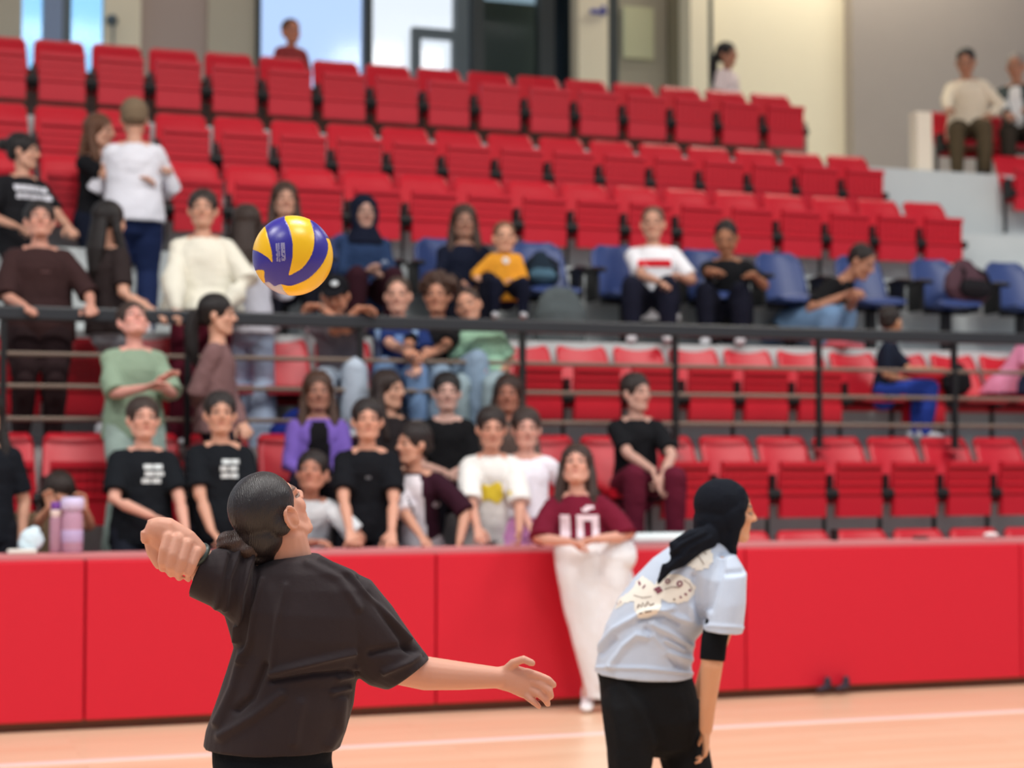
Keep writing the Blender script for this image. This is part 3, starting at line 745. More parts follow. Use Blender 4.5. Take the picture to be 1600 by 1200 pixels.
# ================================================================== PEOPLE IN THE STAND
BK = (26, 20, 20); BR = (62, 42, 32); DB = (40, 28, 24)
FZ = {k_: ROWS[k_][1] for k_ in ROWS}
def block_print(w, h, rows=3, n=4, seed=1):
    rs = random.Random(seed); out = []
    for r_ in range(rows):
        y1 = h / 2 - r_ * h / rows; y0 = y1 - h / rows * .66; x = -w / 2 + rs.uniform(0, .02)
        for i in range(n):
            ww = w / n * rs.uniform(.80, .93); out.append((x, y0, x + ww, y1)); x += w / n
    return rect_art(out, .01)

# --- upper concourse and landing
person('boy with short auburn hair standing behind the topmost red row by the window', (455, 50), 16.4, FZ['F'], k=.80, yaw=25, hair=('short', (92, 56, 36)), skin=(196, 130, 100), shirt=(150, 60, 60), pants=(40, 40, 50), seed=1)
person('woman with dark ponytail and pale pink top standing behind the topmost row', (1136, 86), 16.3, FZ['F'], k=.87, yaw=60, hair=('pony', BK), skin='tan', shirt=(240, 222, 218), pants=(60, 60, 70), seed=2)
person('man in cream shirt and brown trousers sitting on the upper landing', (1509, 97), 15.45, FZ['F'], yaw=-8, k=1.04, pose='sit', hp=-25, lean=12, hair=('short', BK), skin='tan', shirt=(226, 212, 190), sleeve='long', wide=.15, fat=1.15, pants=(84, 72, 54), shoes=(40, 34, 32),
       arms=((1480, 172, -.25), (1548, 178, -.25)), knees=((1490, 205, -.42), (1540, 200, -.42)), seed=3)
person('grey-haired man in a dark jacket sitting at the upper right corner', (1588, 104), 15.45, FZ['F'], yaw=-12, k=1.04, pose='sit', hp=-10, lean=8, hair=('short', (150, 140, 132)), skin='tan', shirt=(62, 70, 70), sleeve='long', fat=1.1, open_top=(226, 224, 222), pants=(66, 58, 50), shoes=(40, 34, 32),
       arms=((1575, 180, -.3), (1612, 170, -.3)), knees=((1572, 205, -.42), (1620, 205, -.42)), seed=4)
# --- standing on the blue chairs' landing, left
person('woman with dark bun in black T-shirt with white lettering, upper left, looking right', (36, 238), 13.45, FZ['C'], yaw=30, hy=45, k=1.0, lean=4, hair=('bun', BK), skin='mid', shirt=(34, 34, 38), fat=1.1, pants=(30, 30, 34),
       arms=((22, 352, -.25), (108, 356, -.25)), prints=[('lettering', block_print(.27, .12, 2, 6, 3), (220, 220, 228), (0.02, 0.01))], seed=5)
person('woman with long auburn hair in black embracing the person in the white hoodie', (156, 207), 13.62, FZ['C'], yaw=42, k=1.02, lean=4, hy=20, hair=('long', (96, 62, 42)), skin='mid', shirt=(26, 26, 30), pants=(24, 30, 48),
       arms=((216, 278, -.42), (250, 268, -.3)), pole=((-.5, -.7, .3), None), seed=6)
person('person seen from behind in white hoodie, khaki beanie and navy jeans, being hugged', (210, 185), 13.30, FZ['C'], yaw=176, k=1.05, fat=1.16, hair=('beanie', (122, 104, 84)), skin='mid', shirt=(226, 226, 234), sleeve='long', wide=.12, hem=.02, pants=(30, 42, 78),
       arms=((180, 300, .35), (250, 305, .3)), seed=7)
# --- sitting on the blue chairs
person('woman with long brown hair sitting directly behind the flying ball', (445, 312), 13.0, FZ['C'], yaw=8, k=.95, pose='sit', hair=('long', BR), skin='mid', shirt=(52, 52, 60), sleeve='long', pants=(30, 32, 44), arms=('lap', 'lap'), seed=8)
person('woman in navy headscarf and denim jacket sitting right of the ball', (569, 333), 13.0, FZ['C'], yaw=12, k=.98, pose='sit', fat=1.15, hair=('hijab', (22, 28, 48)), skin=(180, 140, 124), shirt=(38, 56, 88), sleeve='long', wide=.1, pants=(58, 26, 36), arms=((575, 425, -.32), (592, 418, -.34)), seed=9,
       prints=[('badge', ell_art(0, 0, .02, .02), (150, 160, 180), (.13, -.06))])
person('woman with long dark hair in dark navy top sitting beside the child in mustard', (725, 347), 13.0, FZ['C'], yaw=6, k=.97, pose='sit', fat=1.14, hair=('halfup', BR), skin=(168, 124, 104), shirt=(24, 30, 50), sleeve='long', pants=(22, 24, 38), arms=((712, 440, -.3), (760, 442, -.34)), seed=10)
person('small child in mustard yellow top sitting on the lap of the woman in navy', (788, 372), 12.72, FZ['C'] + .12, yaw=8, k=.64, pose='sit', hair=('short', (112, 80, 58)), skin=(212, 160, 132), shirt=(222, 152, 48), sleeve='long', wide=.25, fat=1.2, pants=(24, 28, 48), arms=((745, 432, -.12), (800, 438, -.16)), hs=1.22,
       prints=[('badge', ell_art(0, 0, .026, .026), (206, 200, 196), (.0, .03))], seed=11)
person('man in white T-shirt with a red chest stripe sitting on a blue chair', (1020, 350), 13.0, FZ['C'], yaw=-4, k=1.02, pose='sit', lean=6, fat=1.22, hair=('short', (98, 76, 62)), skin='mid', shirt=(240, 240, 244), pants=(30, 32, 50),
       arms=((1030, 440, -.36), (1062, 432, -.36)), prints=[('stripe', rect_art([(-.13, -.03, .13, .03)]), (206, 36, 48), (.02, .005))], seed=12)
person('man in black T-shirt looking down at his hands on a blue chair', (1134, 372), 12.95, FZ['C'], yaw=-6, k=1.0, pose='sit', lean=14, hp=-24, fat=1.2, hair=('short', BK), skin=(170, 118, 88), shirt=(26, 27, 30), pants=(28, 30, 46),
       arms=((1118, 424, -.4), (1180, 432, -.4)), prints=[('logo', ell_art(0, 0, .022, .02), (120, 118, 116), (-.09, -.03))], seed=13)
person('man in black T-shirt and light jeans bent forward over his knees', (1346, 410), 12.85, FZ['C'], yaw=76, k=1.17, pose='sit', lean=52, hy=-10, hp=-28, fat=1.22, hair=('short', (36, 30, 28)), skin='tan', shirt=(28, 28, 30), pants=(112, 142, 176),
       arms=((1318, 462, -.22), (1336, 466, -.22)), knees=((1318, 488, -.3), (1356, 486, -.16)), prints=[('logo', ell_art(0, 0, .03, .035), (150, 120, 112), (-.08, .02))], seed=14, shoes=(190, 80, 90))
# --- standing at the railing
person('woman in brown T-shirt with tied dark hair gripping the railing at the far left', (62, 345), 12.12, FZ['B'], yaw=4, k=1.02, hp=12, fat=1.28, lean=5, hair=('tied', BK), skin=(206, 150, 130), shirt=(66, 44, 44), sleeve='elbow', wide=.12, pants=(52, 36, 38), hem=-.02,
       arms=((38, 478, -.30), (142, 478, -.30)), curl=(1.6, 1.6), seed=15, prints=[('small_mark', rect_art([(-.03, -.006, .03, .006)]), (96, 70, 70), (.03, -.02))])
person('woman with long black hair in charcoal T-shirt and grey trousers turned away at the railing', (172, 347), 12.15, FZ['B'], yaw=118, k=1.0, fat=1.15, hy=10, hair=('halfup', BK), skin='mid', shirt=(54, 44, 44), pants=(150, 152, 158), arms=((205, 470, .0), (242, 488, -.34)), pole=(None, (-.6, -.7, .2)), curl=(.9, 1.5), seed=16)
person('woman in loose cream sweater and maroon trousers holding the railing', (317, 328), 12.12, FZ['B'], yaw=-4, k=1.06, fat=1.12, hp=4, hair=('tied', (44, 34, 30)), skin=(200, 150, 126), shirt=(226, 222, 206), sleeve='long', wide=.42, knit_=True, pants=(86, 22, 38), wideleg=.5, hem=.10,
       arms=((276, 484, -.30), (352, 478, -.26)), pole=((-.9, -.3, .1), (.9, -.3, .1)), curl=(1.5, 1.5), seed=17)
person('person with long dark hair seen from behind in pale grey top and light jeans', (386, 352), 12.25, FZ['B'], yaw=172, k=1.0, hair=('halfup', (50, 36, 30)), skin='mid', shirt=(196, 196, 206), sleeve='long', wide=.12, pants=(168, 184, 208), wideleg=.7, arms=((372, 470, .2), (418, 440, .2)), seed=18)
# --- sitting in the row behind the railing
person('boy in black cap and grey T-shirt resting folded arms on the railing', (524, 462), 12.02, FZ['B'], yaw=-10, k=.97, pose='sit', lean=24, hp=-22, fat=1.1, hair=('cap', (22, 22, 28)), skin=(196, 136, 108), shirt=(112, 104, 110), pants=(180, 192, 206),
       arms=((560, 482, -.26, .8, 0, .1), (500, 478, -.22, -.8, 0, .1)), knees=((500, 592, -.3), (555, 565, -.42)), wideleg=.5, seed=19)
person('boy in navy football jersey with pale side panels sitting behind the railing', (622, 462), 12.25, FZ['B'], yaw=-6, k=.98, pose='sit', fat=1.2, lean=4, hair=('short', (66, 50, 42)), skin=(214, 162, 140), shirt=(34, 52, 104), pants=(120, 150, 190),
       arms=((640, 552, -.4), (655, 572, -.42)), knees=((600, 568, -.4), (652, 580, -.42)), prints=[('side_panel', rect_art([(-.15, -.14, -.11, .08)]), (150, 180, 220), (0, 0)), ('side_panel', rect_art([(.11, -.14, .15, .08)]), (150, 180, 220), (0, 0)), ('badge', rect_art([(-.03, -.05, .03, .03)]), (110, 140, 190), (.02, 0))], seed=20)
person('boy with bushy curly hair in black T-shirt sitting behind the railing', (684, 462), 12.2, FZ['B'], yaw=-10, k=1.0, pose='sit', fat=1.2, lean=4, hair=('curly', (70, 48, 38)), skin=(190, 134, 108), shirt=(26, 25, 28), pants=(132, 152, 172),
       arms=((640, 548, -.36), (664, 556, -.38)), knees=((690, 580, -.4), (735, 575, -.3)), wideleg=.5, seed=21)
person('child in mint green shirt leaning against the curly-haired boy', (732, 478), 12.05, FZ['B'], yaw=-14, k=.86, pose='sit', side=-14, ht=-18, hair=('short', (58, 42, 36)), skin=(200, 146, 120), shirt=(160, 202, 174), fat=1.22, wide=.1, pants=(146, 164, 170), arms=('lap', (772, 590, -.2)), wideleg=.5, seed=22)
person('small boy in navy T-shirt and bright blue trousers sitting turned away behind the railing', (1392, 504), 12.22, FZ['B'], yaw=86, hy=60, k=.82, pose='sit', lean=6, hair=('short', (40, 32, 28)), skin=(196, 144, 110), shirt=(34, 42, 60), pants=(44, 68, 156), hs=1.12,
       arms=((1410, 592, -.05), (1462, 578, -.1)), knees=((1432, 606, .0), (1444, 606, -.12)), pole=(None, (-.5, -.8, .2)), seed=23)
person('person in pink shirt and dark jeans sitting at the right edge behind the railing', (1650, 480), 12.2, FZ['B'], yaw=80, k=1.08, pose='sit', lean=34, fat=1.25, hair=('short', BK), skin='mid', shirt=(232, 150, 184), sleeve='elbow', wide=.2, pants=(48, 62, 88), arms=((1640, 600, -.1), (1660, 600, -.2)), seed=24)
# --- landing in front of the railing, left
person('woman in sage green T-shirt clapping with her face turned up', (208, 503), 11.35, FZ['A'], yaw=14, hp=30, k=.98, fat=1.12, hair=('tied', (56, 42, 36)), skin=(216, 156, 142), shirt=(136, 156, 134), sleeve='elbow', pants=(150, 168, 160), wide=.08, wideleg=.5,
       arms=((226, 606, -.36, .75, .25, .3), (246, 598, -.34, .7, .5, .3)), curl=(.3, .3), seed=25)
person('woman with curly black ponytail in mauve-brown long sleeves, in profile facing right', (340, 493), 11.40, FZ['A'], yaw=80, k=1.0, hair=('pony', BK), skin='mid', shirt=(122, 92, 92), sleeve='long', wide=.15, pants=(36, 34, 44), arms=((318, 640, .1), (378, 660, -.1)), seed=26)
# --- sitting in the front row
person('woman with long brown hair in an open purple cardigan over a black top', (497, 612), 11.5, FZ['A'], yaw=4, k=.97, pose='sit', fat=1.1, hair=('long', (74, 50, 38)), skin=(176, 124, 104), shirt=(118, 92, 176), sleeve='long', wide=.12, open_top=(24, 22, 26), pants=(40, 36, 48), arms=('lap', 'lap'), seed=27)
person('woman with long dark wavy hair looking right, between the purple cardigan and the headband', (607, 610), 11.6, FZ['A'], yaw=30, hy=28, k=.97, pose='sit', hair=('long', (46, 32, 28)), skin='mid', shirt=(44, 38, 40), pants=(40, 36, 48), arms=('lap', 'lap'), seed=28)
person('woman in black V-neck with drawn-back black hair and pale face, front row centre', (698, 613), 11.5, FZ['A'], yaw=4, k=.97, pose='sit', hair=('tied', BK), skin=(206, 164, 150), shirt=(24, 24, 27), pants=(36, 34, 44), neckline=.03, arms=('lap', 'lap'), seed=29)
person('woman with dark brown hair partly hidden behind the girl in the white sweater', (794, 616), 11.5, FZ['A'], yaw=-4, k=.97, pose='sit', hair=('halfup', (52, 34, 28)), skin=(170, 112, 92), shirt=(92, 76, 70), pants=(36, 34, 44), arms=('lap', 'lap'), seed=30)
person('woman in black T-shirt and maroon trousers sitting alone in the front row', (994, 614), 11.45, FZ['A'], yaw=4, hy=38, k=1.0, pose='sit', lean=6, hair=('tied', (44, 34, 32)), skin=(204, 160, 144), shirt=(28, 29, 33), pants=(96, 26, 46), fat=1.02,
       arms=((1020, 735, -.34, .3, -.9, .3), (1034, 748, -.36, -.1, -1, .2)), knees=((1000, 735, -.5), (1058, 745, -.42)), pole=((-.8, -.3, 0), (.9, -.2, 0)), shoes=(230, 230, 232), seed=31)
# --- standing at the barrier
hy_ = 846
person('person in black cut off by the left edge of the photo behind the barrier', (-22, 648), 10.72, FZ['Z'], yaw=8, k=.98, hair=('long', BK), skin='mid', shirt=(24, 28, 36), pants=(30, 32, 40), fat=1.1, seed=32)
person('crouching child with raised bare forearms behind the pink bottles', (92, 772), 10.95, FZ['Z'], yaw=4, k=.80, pose='sit', lean=18, hp=-30, hair=('bob', (44, 32, 28)), skin=(212, 156, 128), shirt=(52, 42, 44), pants=(60, 50, 50), arms=((78, 792, -.3, -.1, .9, .1), (132, 794, -.3, -.2, .9, .1)), pole=((-.7, -.8, .4), (.8, -.8, .4)), sleeve='cap', seed=33)
person('girl in black T-shirt with white chest print, left of two dressed alike', (224, 655), 10.82, FZ['Z'], yaw=10, k=.99, fat=1.08, hair=('tied', (56, 42, 36)), skin=(214, 160, 140), shirt=(26, 30, 36), wide=.10, pants=(40, 44, 56), hp=6, prints=[('lettering', block_print(.12, .125, 3, 2, 5), (214, 222, 224), (.03, -.01))],
       arms=((236, 806, -.25, .8, -.3, .2), (292, 838, -.3)), pole=((-.9, -.5, .2), None), seed=34)
person('girl in black T-shirt with white chest print, right of two dressed alike', (344, 647), 10.78, FZ['Z'], yaw=6, k=1.0, fat=1.05, hair=('tied', (38, 32, 32)), skin=(206, 154, 130), shirt=(25, 29, 35), wide=.10, pants=(40, 44, 56), hp=4, prints=[('lettering', block_print(.11, .125, 3, 2, 6), (214, 222, 224), (.04, -.01))],
       arms=((334, hy_, -.30, .5, -.6, .4), (388, hy_, -.30)), seed=35)
person('girl in white T-shirt bending low on the barrier behind the striking player', (488, 738), 10.80, FZ['Z'], yaw=-10, k=.97, lean=26, hp=12, side=10, hair=('tied', (36, 28, 28)), skin=(188, 130, 108), shirt=(236, 242, 246), wide=.08, pants=(160, 140, 160),
       arms=((492, hy_ + 2, -.25), (558, hy_, -.3)), seed=36)
person('tall girl in black T-shirt resting both hands on the barrier, centre left', (574, 657), 10.80, FZ['Z'], yaw=4, k=1.0, hp=4, fat=1.05, lean=6, hair=('tied', (40, 32, 32)), skin=(214, 158, 134), shirt=(24, 26, 32), wide=.12, pants=(34, 34, 42),
       arms=((548, hy_, -.30), (612, hy_ - 1, -.32)), prints=[('small_mark', ell_art(0, 0, .022, .008, .006), (110, 112, 118), (.0, -.03))], seed=37)
person('girl in dark maroon cardigan over white T-shirt, head turned to the left', (646, 694), 10.85, FZ['Z'], yaw=-8, hy=-50, k=.98, lean=14, fat=1.02, hair=('tied', (36, 28, 28)), skin=(206, 152, 128), shirt=(58, 24, 40), sleeve='elbow', open_top=(232, 226, 232), pants=(150, 140, 144),
       arms=((662, hy_, -.34), (718, hy_, -.28)), pole=((-.9, -.3, .1), (.9, -.2, .1)), prints=[('badge', ell_art(0, 0, .018, .02, .008), (190, 180, 186), (.14, -.07))], seed=38)
person('girl in white sweater with a yellow flower print on the front', (768, 669), 10.85, FZ['Z'], yaw=6, k=.98, lean=12, hp=-6, hair=('tied', (44, 34, 32)), skin=(212, 156, 134), shirt=(238, 236, 232), sleeve='elbow', wide=.14, pants=(196, 190, 188),
       arms=((748, 838, -.3), (812, 838, -.3)), pole=((-.8, -.3, .1), (.8, -.3, .1)), prints=[('flower_print', grid_art([((.088 + .014 * math.cos(5 * t)) * math.cos(t), (.062 + .012 * math.cos(5 * t)) * math.sin(t)) for t in [i * math.pi / 20 for i in range(40)]], .008), (240, 214, 70), (.01, -.10))], seed=39)
person('girl in white T-shirt and pink bottoms standing right of the yellow flower print', (822, 670), 10.88, FZ['Z'], yaw=6, k=.96, hair=('tied', (56, 42, 38)), skin=(214, 162, 146), shirt=(238, 234, 244), pants=(222, 152, 208), hem=.16, neckline=.03, arms=((838, hy_, -.35), (872, 800, -.1)), seed=40)
g10 = person('girl in maroon jersey number 10 and white trousers standing in front of the barrier', (901, 728), 10.12, 0.0, yaw=-4, hp=18, k=.96, lean=-2, side=-3, pose='sit', knees=((912, 975, -.02), (948, 950, -.12)), hair=('long', (58, 40, 34)), skin=(216, 160, 140), shirt=(112, 24, 46), sleeve='elbow', wide=.12, pants=None, fat=1.06,
       arms=((888, 846, -.26, .9, -.2, .2), (932, 842, -.28, -.9, -.1, .2)), pole=((-.9, -.5, -.1), (.9, -.4, -.1)), hem=.30, shoes=(236, 236, 238), seed=41)
# wide white trousers of that girl, tapering to one side as she crosses her legs
V = Vol()
def rr(l, r_, y0, y1, v_, d): a, b = P(l, y0, v_), P(r_, y1, v_); V.rings_ = 0; return ((a + b) / 2, (b - a) / 2, Vector((0, d, 0)))
V.rings([rr(868, 952, 832, 832, 10.1, .13), rr(868, 975, 862, 860, 10.08, .16), rr(873, 990, 910, 905, 10.07, .15), rr(884, 992, 960, 960, 10.06, .13), rr(897, 985, 1010, 1010, 10.05, .11), rr(908, 966, 1050, 1050, 10.05, .09), rr(918, 950, 1092, 1092, 10.04, .07)], 24, False)
V.ell(P(962, 868, 9.98), (.13, .12, .13)); V.tube([P(955, 866, 9.98), P(950, 960, 10.0), P(938, 1070, 10.02)], [.12, .11, .07], 14)
me = V.fuse(.010, 4, .6, g10['base']); folds(me, .006, 9, 5, (1, 1, .25)); link('trousers', me, cloth((236, 238, 242)), g10['o'])
# jersey numerals
ch = g10['N'] - g10['S'] * .2
one = rect_art([(-.105, -.12, -.045, .055)], .01); zero = rect_art([(-.005, -.12, .035, .055), (.035, .02, .085, .055), (.035, -.12, .085, -.085), (.085, -.12, .125, .055)], .01)
for art, nm in ((one, 'numeral'), (zero, 'numeral'), (rect_art([(.03, .075, .07, .095), (.05, .09, .1, .11)], .01), 'small_mark')):
    decal(g10['shirt'], g10['base'], ch, -g10['X'], g10['S'], g10['F'], art, nm, cloth((236, 214, 222)), g10['so'], .005)

# ================================================================== THE TWO PLAYERS AND THE BALL
def rz_(L_, R_, Z, d, dz=0):
    """ring whose visible ends lie at two photo points, at camera depth Z (+dz towards the right end), depth radius d"""
    a = PZ(L_[0], L_[1], Z - dz / 2); b = PZ(R_[0], R_[1], Z + dz / 2)
    ax = (b - a) / 2; n = cam_f - ax * (cam_f.dot(ax) / ax.length_squared); n.normalize()
    return ((a + b) / 2, ax, n * d)
def q3(x, y, Z): return PZ(x, y, Z)
def fingers(V, chains, rad, Z0):
    for ch_, r in zip(chains, rad):
        V.tube([q3(x, y, Z0 + dz) for x, y, dz in ch_], [r * f for f in np.linspace(1.05, .78, len(ch_))], 10)

# ---------------- the striking player
ZS = 5.09
base = Vector((q3(425, 1165, ZS).x, q3(425, 1165, ZS).y, 0))
HC_ = q3(423, 802, ZS - .01)
F_ = (cam_r * .52 + cam_u * .60 + cam_f * .60).normalized()
U_ = (-cam_r * .45 + cam_u * .78 - cam_f * .43); U_ = (U_ - F_ * U_.dot(F_)).normalized(); X_ = F_.cross(U_)
V = Vol(); head_prims(V, HC_, X_, F_, U_, 1.12)
for s in (-1, 1):
    lp = [HC_ + (X_ * s * (.086 + .006 * math.sin(t)) + F_ * (-.010 + .018 * math.cos(t)) + U_ * (-.006 + .032 * math.sin(t))) * 1.12 for t in np.linspace(0, 2 * math.pi, 14)]
    V.tube(lp, .0062, 8)
NK = q3(452, 876, ZS + .02)
V.tube([q3(448, 905, ZS + .02), NK, q3(446, 838, ZS + .0), q3(436, 815, ZS)], [.075, .068, .060, .055], 18)
V.rings([rz_((395, 1165), (480, 1165), ZS, .07), rz_((380, 1060), (510, 1060), ZS, .08), rz_((395, 960), (530, 980), ZS, .08), rz_((400, 905), (520, 915), ZS, .07)], 18)
# far (right-hand side) arm: swung down and out
V.tube([q3(520, 920, ZS), q3(575, 975, ZS + .02), q3(630, 1046, ZS + .04), q3(665, 1052, ZS + .06), q3(720, 1056, ZS + .07), q3(782, 1059, ZS + .08)], [.06, .062, .052, .049, .041, .030], 18)
Zh = ZS + .08
V.rings([(q3(775, 1059, Zh), cam_u * .031, cam_f * .024), (q3(795, 1060, Zh), cam_u * .040, cam_f * .022), (q3(815, 1066, Zh), cam_u * .046, cam_f * .020), (q3(826, 1069, Zh), cam_u * .043, cam_f * .017)], 16)
fingers(V, [[(822, 1050, 0), (842, 1056, -.015), (857, 1062, -.02), (865, 1070, -.015)], [(826, 1062, 0), (846, 1070, -.02), (859, 1080, -.025), (861, 1088, -.02)],
            [(824, 1074, 0), (842, 1084, -.02), (853, 1094, -.02), (856, 1100, -.01)], [(816, 1082, 0), (829, 1093, -.015), (838, 1100, -.015), (842, 1104, -.01)],
            [(788, 1050, 0), (802, 1036, -.01), (818, 1030, -.02), (831, 1036, -.02)]], [.0125, .0125, .0120, .0105, .0140], Zh)
# near arm raised behind the head, hand with fingers curling down
V.tube([q3(400, 905, ZS), q3(350, 905, ZS - .06), q3(318, 885, ZS - .10), q3(300, 868, ZS - .13)], [.062, .056, .050, .036], 16)
Zk = ZS - .15
V.tube([q3(306, 868, Zk), q3(288, 852, Zk), q3(262, 838, Zk), q3(250, 830, Zk)], [.040, .046, .049, .046], 16, asp=.62)
V.tube([q3(262, 832, Zk), q3(243, 827, Zk - .01)], [.042, .036], 14, asp=.8)
V.tube([q3(240, 838, Zk + .02), q3(244, 862, Zk + .02), q3(249, 880, Zk + .015)], [.030, .027, .018], 12)
fingers(V, [[(263, 838, -.03), (256, 860, -.05), (253, 878, -.045), (254, 888, -.03)], [(278, 842, -.03), (270, 868, -.055), (266, 886, -.05), (267, 896, -.03)],
            [(293, 850, -.03), (285, 876, -.055), (280, 893, -.05), (280, 902, -.03)], [(309, 862, -.03), (301, 882, -.05), (295, 896, -.045), (294, 904, -.03)],
            [(250, 818, 0), (234, 818, -.01), (226, 832, -.015), (226, 844, -.01)]], [.0150, .0155, .0150, .0135, .0150], Zk)
# legs
for s in (-1, 1):
    V.tube([q3(425 + s * 36, 1150, ZS), q3(425 + s * 52, 1260, ZS - .10), q3(425 + s * 70, 1400, ZS - .1 + s * .15), q3(425 + s * 80, 1535, ZS + s * .2)], [.06, .06, .05, .04], 14)
me = V.fuse(.0042, 3, .5, base); paint_head(me, base, HC_, X_, F_, U_, 1.12, (212, 154, 130))
srv = link('person', me, M_skin); srv.location = base
tag(srv, 'player in dark brown T-shirt with black bun, head thrown back, striking arm drawn behind her', 'person')
# shirt
V = Vol()
V.rings([rz_((318, 1166), (531, 1168), ZS, .150), rz_((322, 1140), (540, 1140), ZS, .150), rz_((338, 1095), (553, 1100), ZS, .145), rz_((354, 1050), (556, 1068), ZS, .14), rz_((366, 1010), (566, 1036), ZS, .145),
         rz_((356, 975), (585, 1000), ZS, .15), rz_((345, 942), (592, 962), ZS, .145), rz_((350, 912), (585, 920), ZS, .125), rz_((375, 890), (555, 893), ZS, .105), rz_((412, 876), (515, 876), ZS, .08), rz_((430, 870), (497, 865), ZS + .01, .066)], 36, False)
V.rings([rz_((538, 888), (495, 985), ZS, .11), rz_((580, 906), (525, 1025), ZS + .01, .11), rz_((612, 945), (552, 1052), ZS + .02, .10), rz_((646, 996), (578, 1070), ZS + .04, .095), rz_((671, 1029), (604, 1077), ZS + .05, .088)], 24, False)
V.rings([rz_((400, 862), (405, 985), ZS - .02, .10), rz_((366, 852), (372, 978), ZS - .05, .095), rz_((342, 856), (338, 950), ZS - .08, .09), rz_((324, 862), (296, 932), ZS - .10, .085)], 24, False)
me = V.fuse(.0048, 5, .6, base)
creases(me, base, [([(392, 872), (376, 930), (372, 1000)], 5, 0.0208), ([(352, 868), (344, 900), (340, 945)], 6, 0.0160), ([(372, 866), (356, 905), (352, 950)], 5, 0.0160), ([(410, 905), (398, 950), (392, 1000), (380, 1035)], 4, 0.0144),
                   ([(445, 915), (432, 975), (425, 1040)], 5, 0.0096), ([(424, 1052), (470, 1040), (552, 1020)], 5, 0.0160), ([(424, 1064), (490, 1054), (556, 1050)], 4, -0.0144), ([(380, 1020), (365, 1075), (340, 1130)], 7, 0.0160), ([(415, 1040), (395, 1090), (370, 1110)], 6, -0.0144),
                   ([(440, 1085), (395, 1120), (345, 1150)], 7, 0.0128), ([(530, 1060), (548, 1055), (556, 1045)], 5, 0.0128), ([(545, 1075), (520, 1082)], 4, 0.0112), ([(500, 876), (545, 900), (590, 945), (640, 1000)], 4, 0.0144), ([(560, 905), (600, 960), (640, 1015)], 5, -0.0112),
                   ([(660, 1020), (640, 1035), (600, 1050)], 5, 0.0128), ([(580, 1020), (630, 1010), (662, 1022)], 6, -0.0128), ([(480, 880), (530, 905), (560, 950)], 6, 0.0080), ([(535, 1095), (530, 1140), (515, 1165)], 8, 0.0128), ([(470, 1100), (460, 1160)], 8, 0.0080)])
folds(me, .0016, 14, 21)
link('shirt', me, mat('cloth', (38, 25, 28), .75, .35, 90, var=.08, spec=.35, sheen=.09, dist=.002), srv)
V = Vol()
V.rings([rz_((330, 1150), (526, 1150), ZS, .13), rz_((331, 1185), (519, 1185), ZS, .14), rz_((336, 1235), (505, 1235), ZS - .02, .14)], 28)
for s in (-1, 1): V.tube([q3(425 + s * 40, 1200, ZS), q3(425 + s * 55, 1290, ZS - .1), q3(425 + s * 70, 1400, ZS - .1 + s * .15), q3(425 + s * 80, 1520, ZS + s * .2)], [.10, .09, .065, .05], 16)
me = V.fuse(.008, 4, .6, base); folds(me, .002, 18, 5); link('leggings', me, cloth((20, 24, 30)), srv)
for s in (-1, 1):
    A_ = q3(425 + s * 80, 1530, ZS + s * .2); A_.z = .075
    me = shoe_vol(A_, (cam_r * .6 + Vector((0, .8, 0))).normalized(), 1.0).fuse(.008, 2, .5, base); link('shoe', me, mat('shoe', (225, 225, 228), .6), srv)
# hair: smooth cap pulled back into a low bun
V = Vol(); g = lambda x, y, z: HC_ + (X_ * x + F_ * y + U_ * z) * 1.12
V.ell(g(.006, -.016, .039), (.087, .102, .0925), (X_, F_, U_), 28, 18)
for s in (-1, 1): V.ell(g(s * .054, .002, .042), (.032, .050, .042), (X_, F_, U_), 18, 12); V.ell(g(s * .062, -.030, .0), (.026, .040, .045), (X_, F_, U_), 18, 12)
V.ell(g(0, -.062, -.020), (.070, .062, .070), (X_, F_, U_), 24, 14)
V.tube([q3(398, 830, ZS - .03), q3(412, 856, ZS - .01), q3(428, 868, ZS + .0)], [.062, .060, .040], 18)
V.ell(q3(402, 868, ZS - .04), (.035, .03, .028)); VBUN = Vol(); VBUN.ell(q3(371, 851, ZS - .05), (.060, .045, .042), (cam_r * .96 + cam_u * .12, cam_f, cam_u), 22, 14); VBUN.ell(q3(358, 848, ZS - .06), (.036, .036, .033), None, 18, 12); VBUN.ell(q3(388, 858, ZS - .07), (.034, .03, .030), None, 18, 12)
me = V.fuse(.0042, 5, .5, base); co = coords(me).astype(float); no = normals(me)
rel = co + np.array(base) - np.array(g(0, -.13, -.06)); a_ = rel @ np.array(X_); b_ = rel @ np.array(U_ * .8 + F_ * .4); ang = np.arctan2(a_, b_ + 1e-6)
setco(me, co + no * (np.sin(ang * 60 + 3 * np.sin(ang * 9)) * .0003 + np.sin(ang * 17 + 2 * np.sin(ang * 5)) * .0006)[:, None])
def brown_hair():
    m = hairm((30, 24, 26)).copy(); m.name = 'dark_hair'; return m
link('hair', me, mat('hair_strands', (34, 27, 28), .42, .5, 55, 'wave', var=.5, dist=.0015, spec=.5), srv)
mb = VBUN.fuse(.0042, 4, .5, base); co = coords(mb).astype(float); no = normals(mb); rel = co + np.array(base) - np.array(q3(368, 850, ZS - .05))
setco(mb, co + no * (np.sin(np.arctan2(rel @ np.array(cam_u), rel @ np.array(cam_f)) * 9 + (rel @ np.array(cam_r)) * 60) * .0016)[:, None])
link('hair_bun', mb, mat('bun_strands', (70, 50, 42), .45, .5, 60, 'wave', var=.5, dist=.0015, spec=.5), srv)
V = Vol(); c_ = q3(392, 846, ZS - .05); d_ = (cam_r * .95 + cam_u * .1 - cam_f * .1).normalized()
V.tube([c_ - d_ * .006, c_ + d_ * .006], [.037, .037], 20, False, side=cam_u); link('hair_tie', V.mesh(base), cloth((40, 30, 30)), srv)
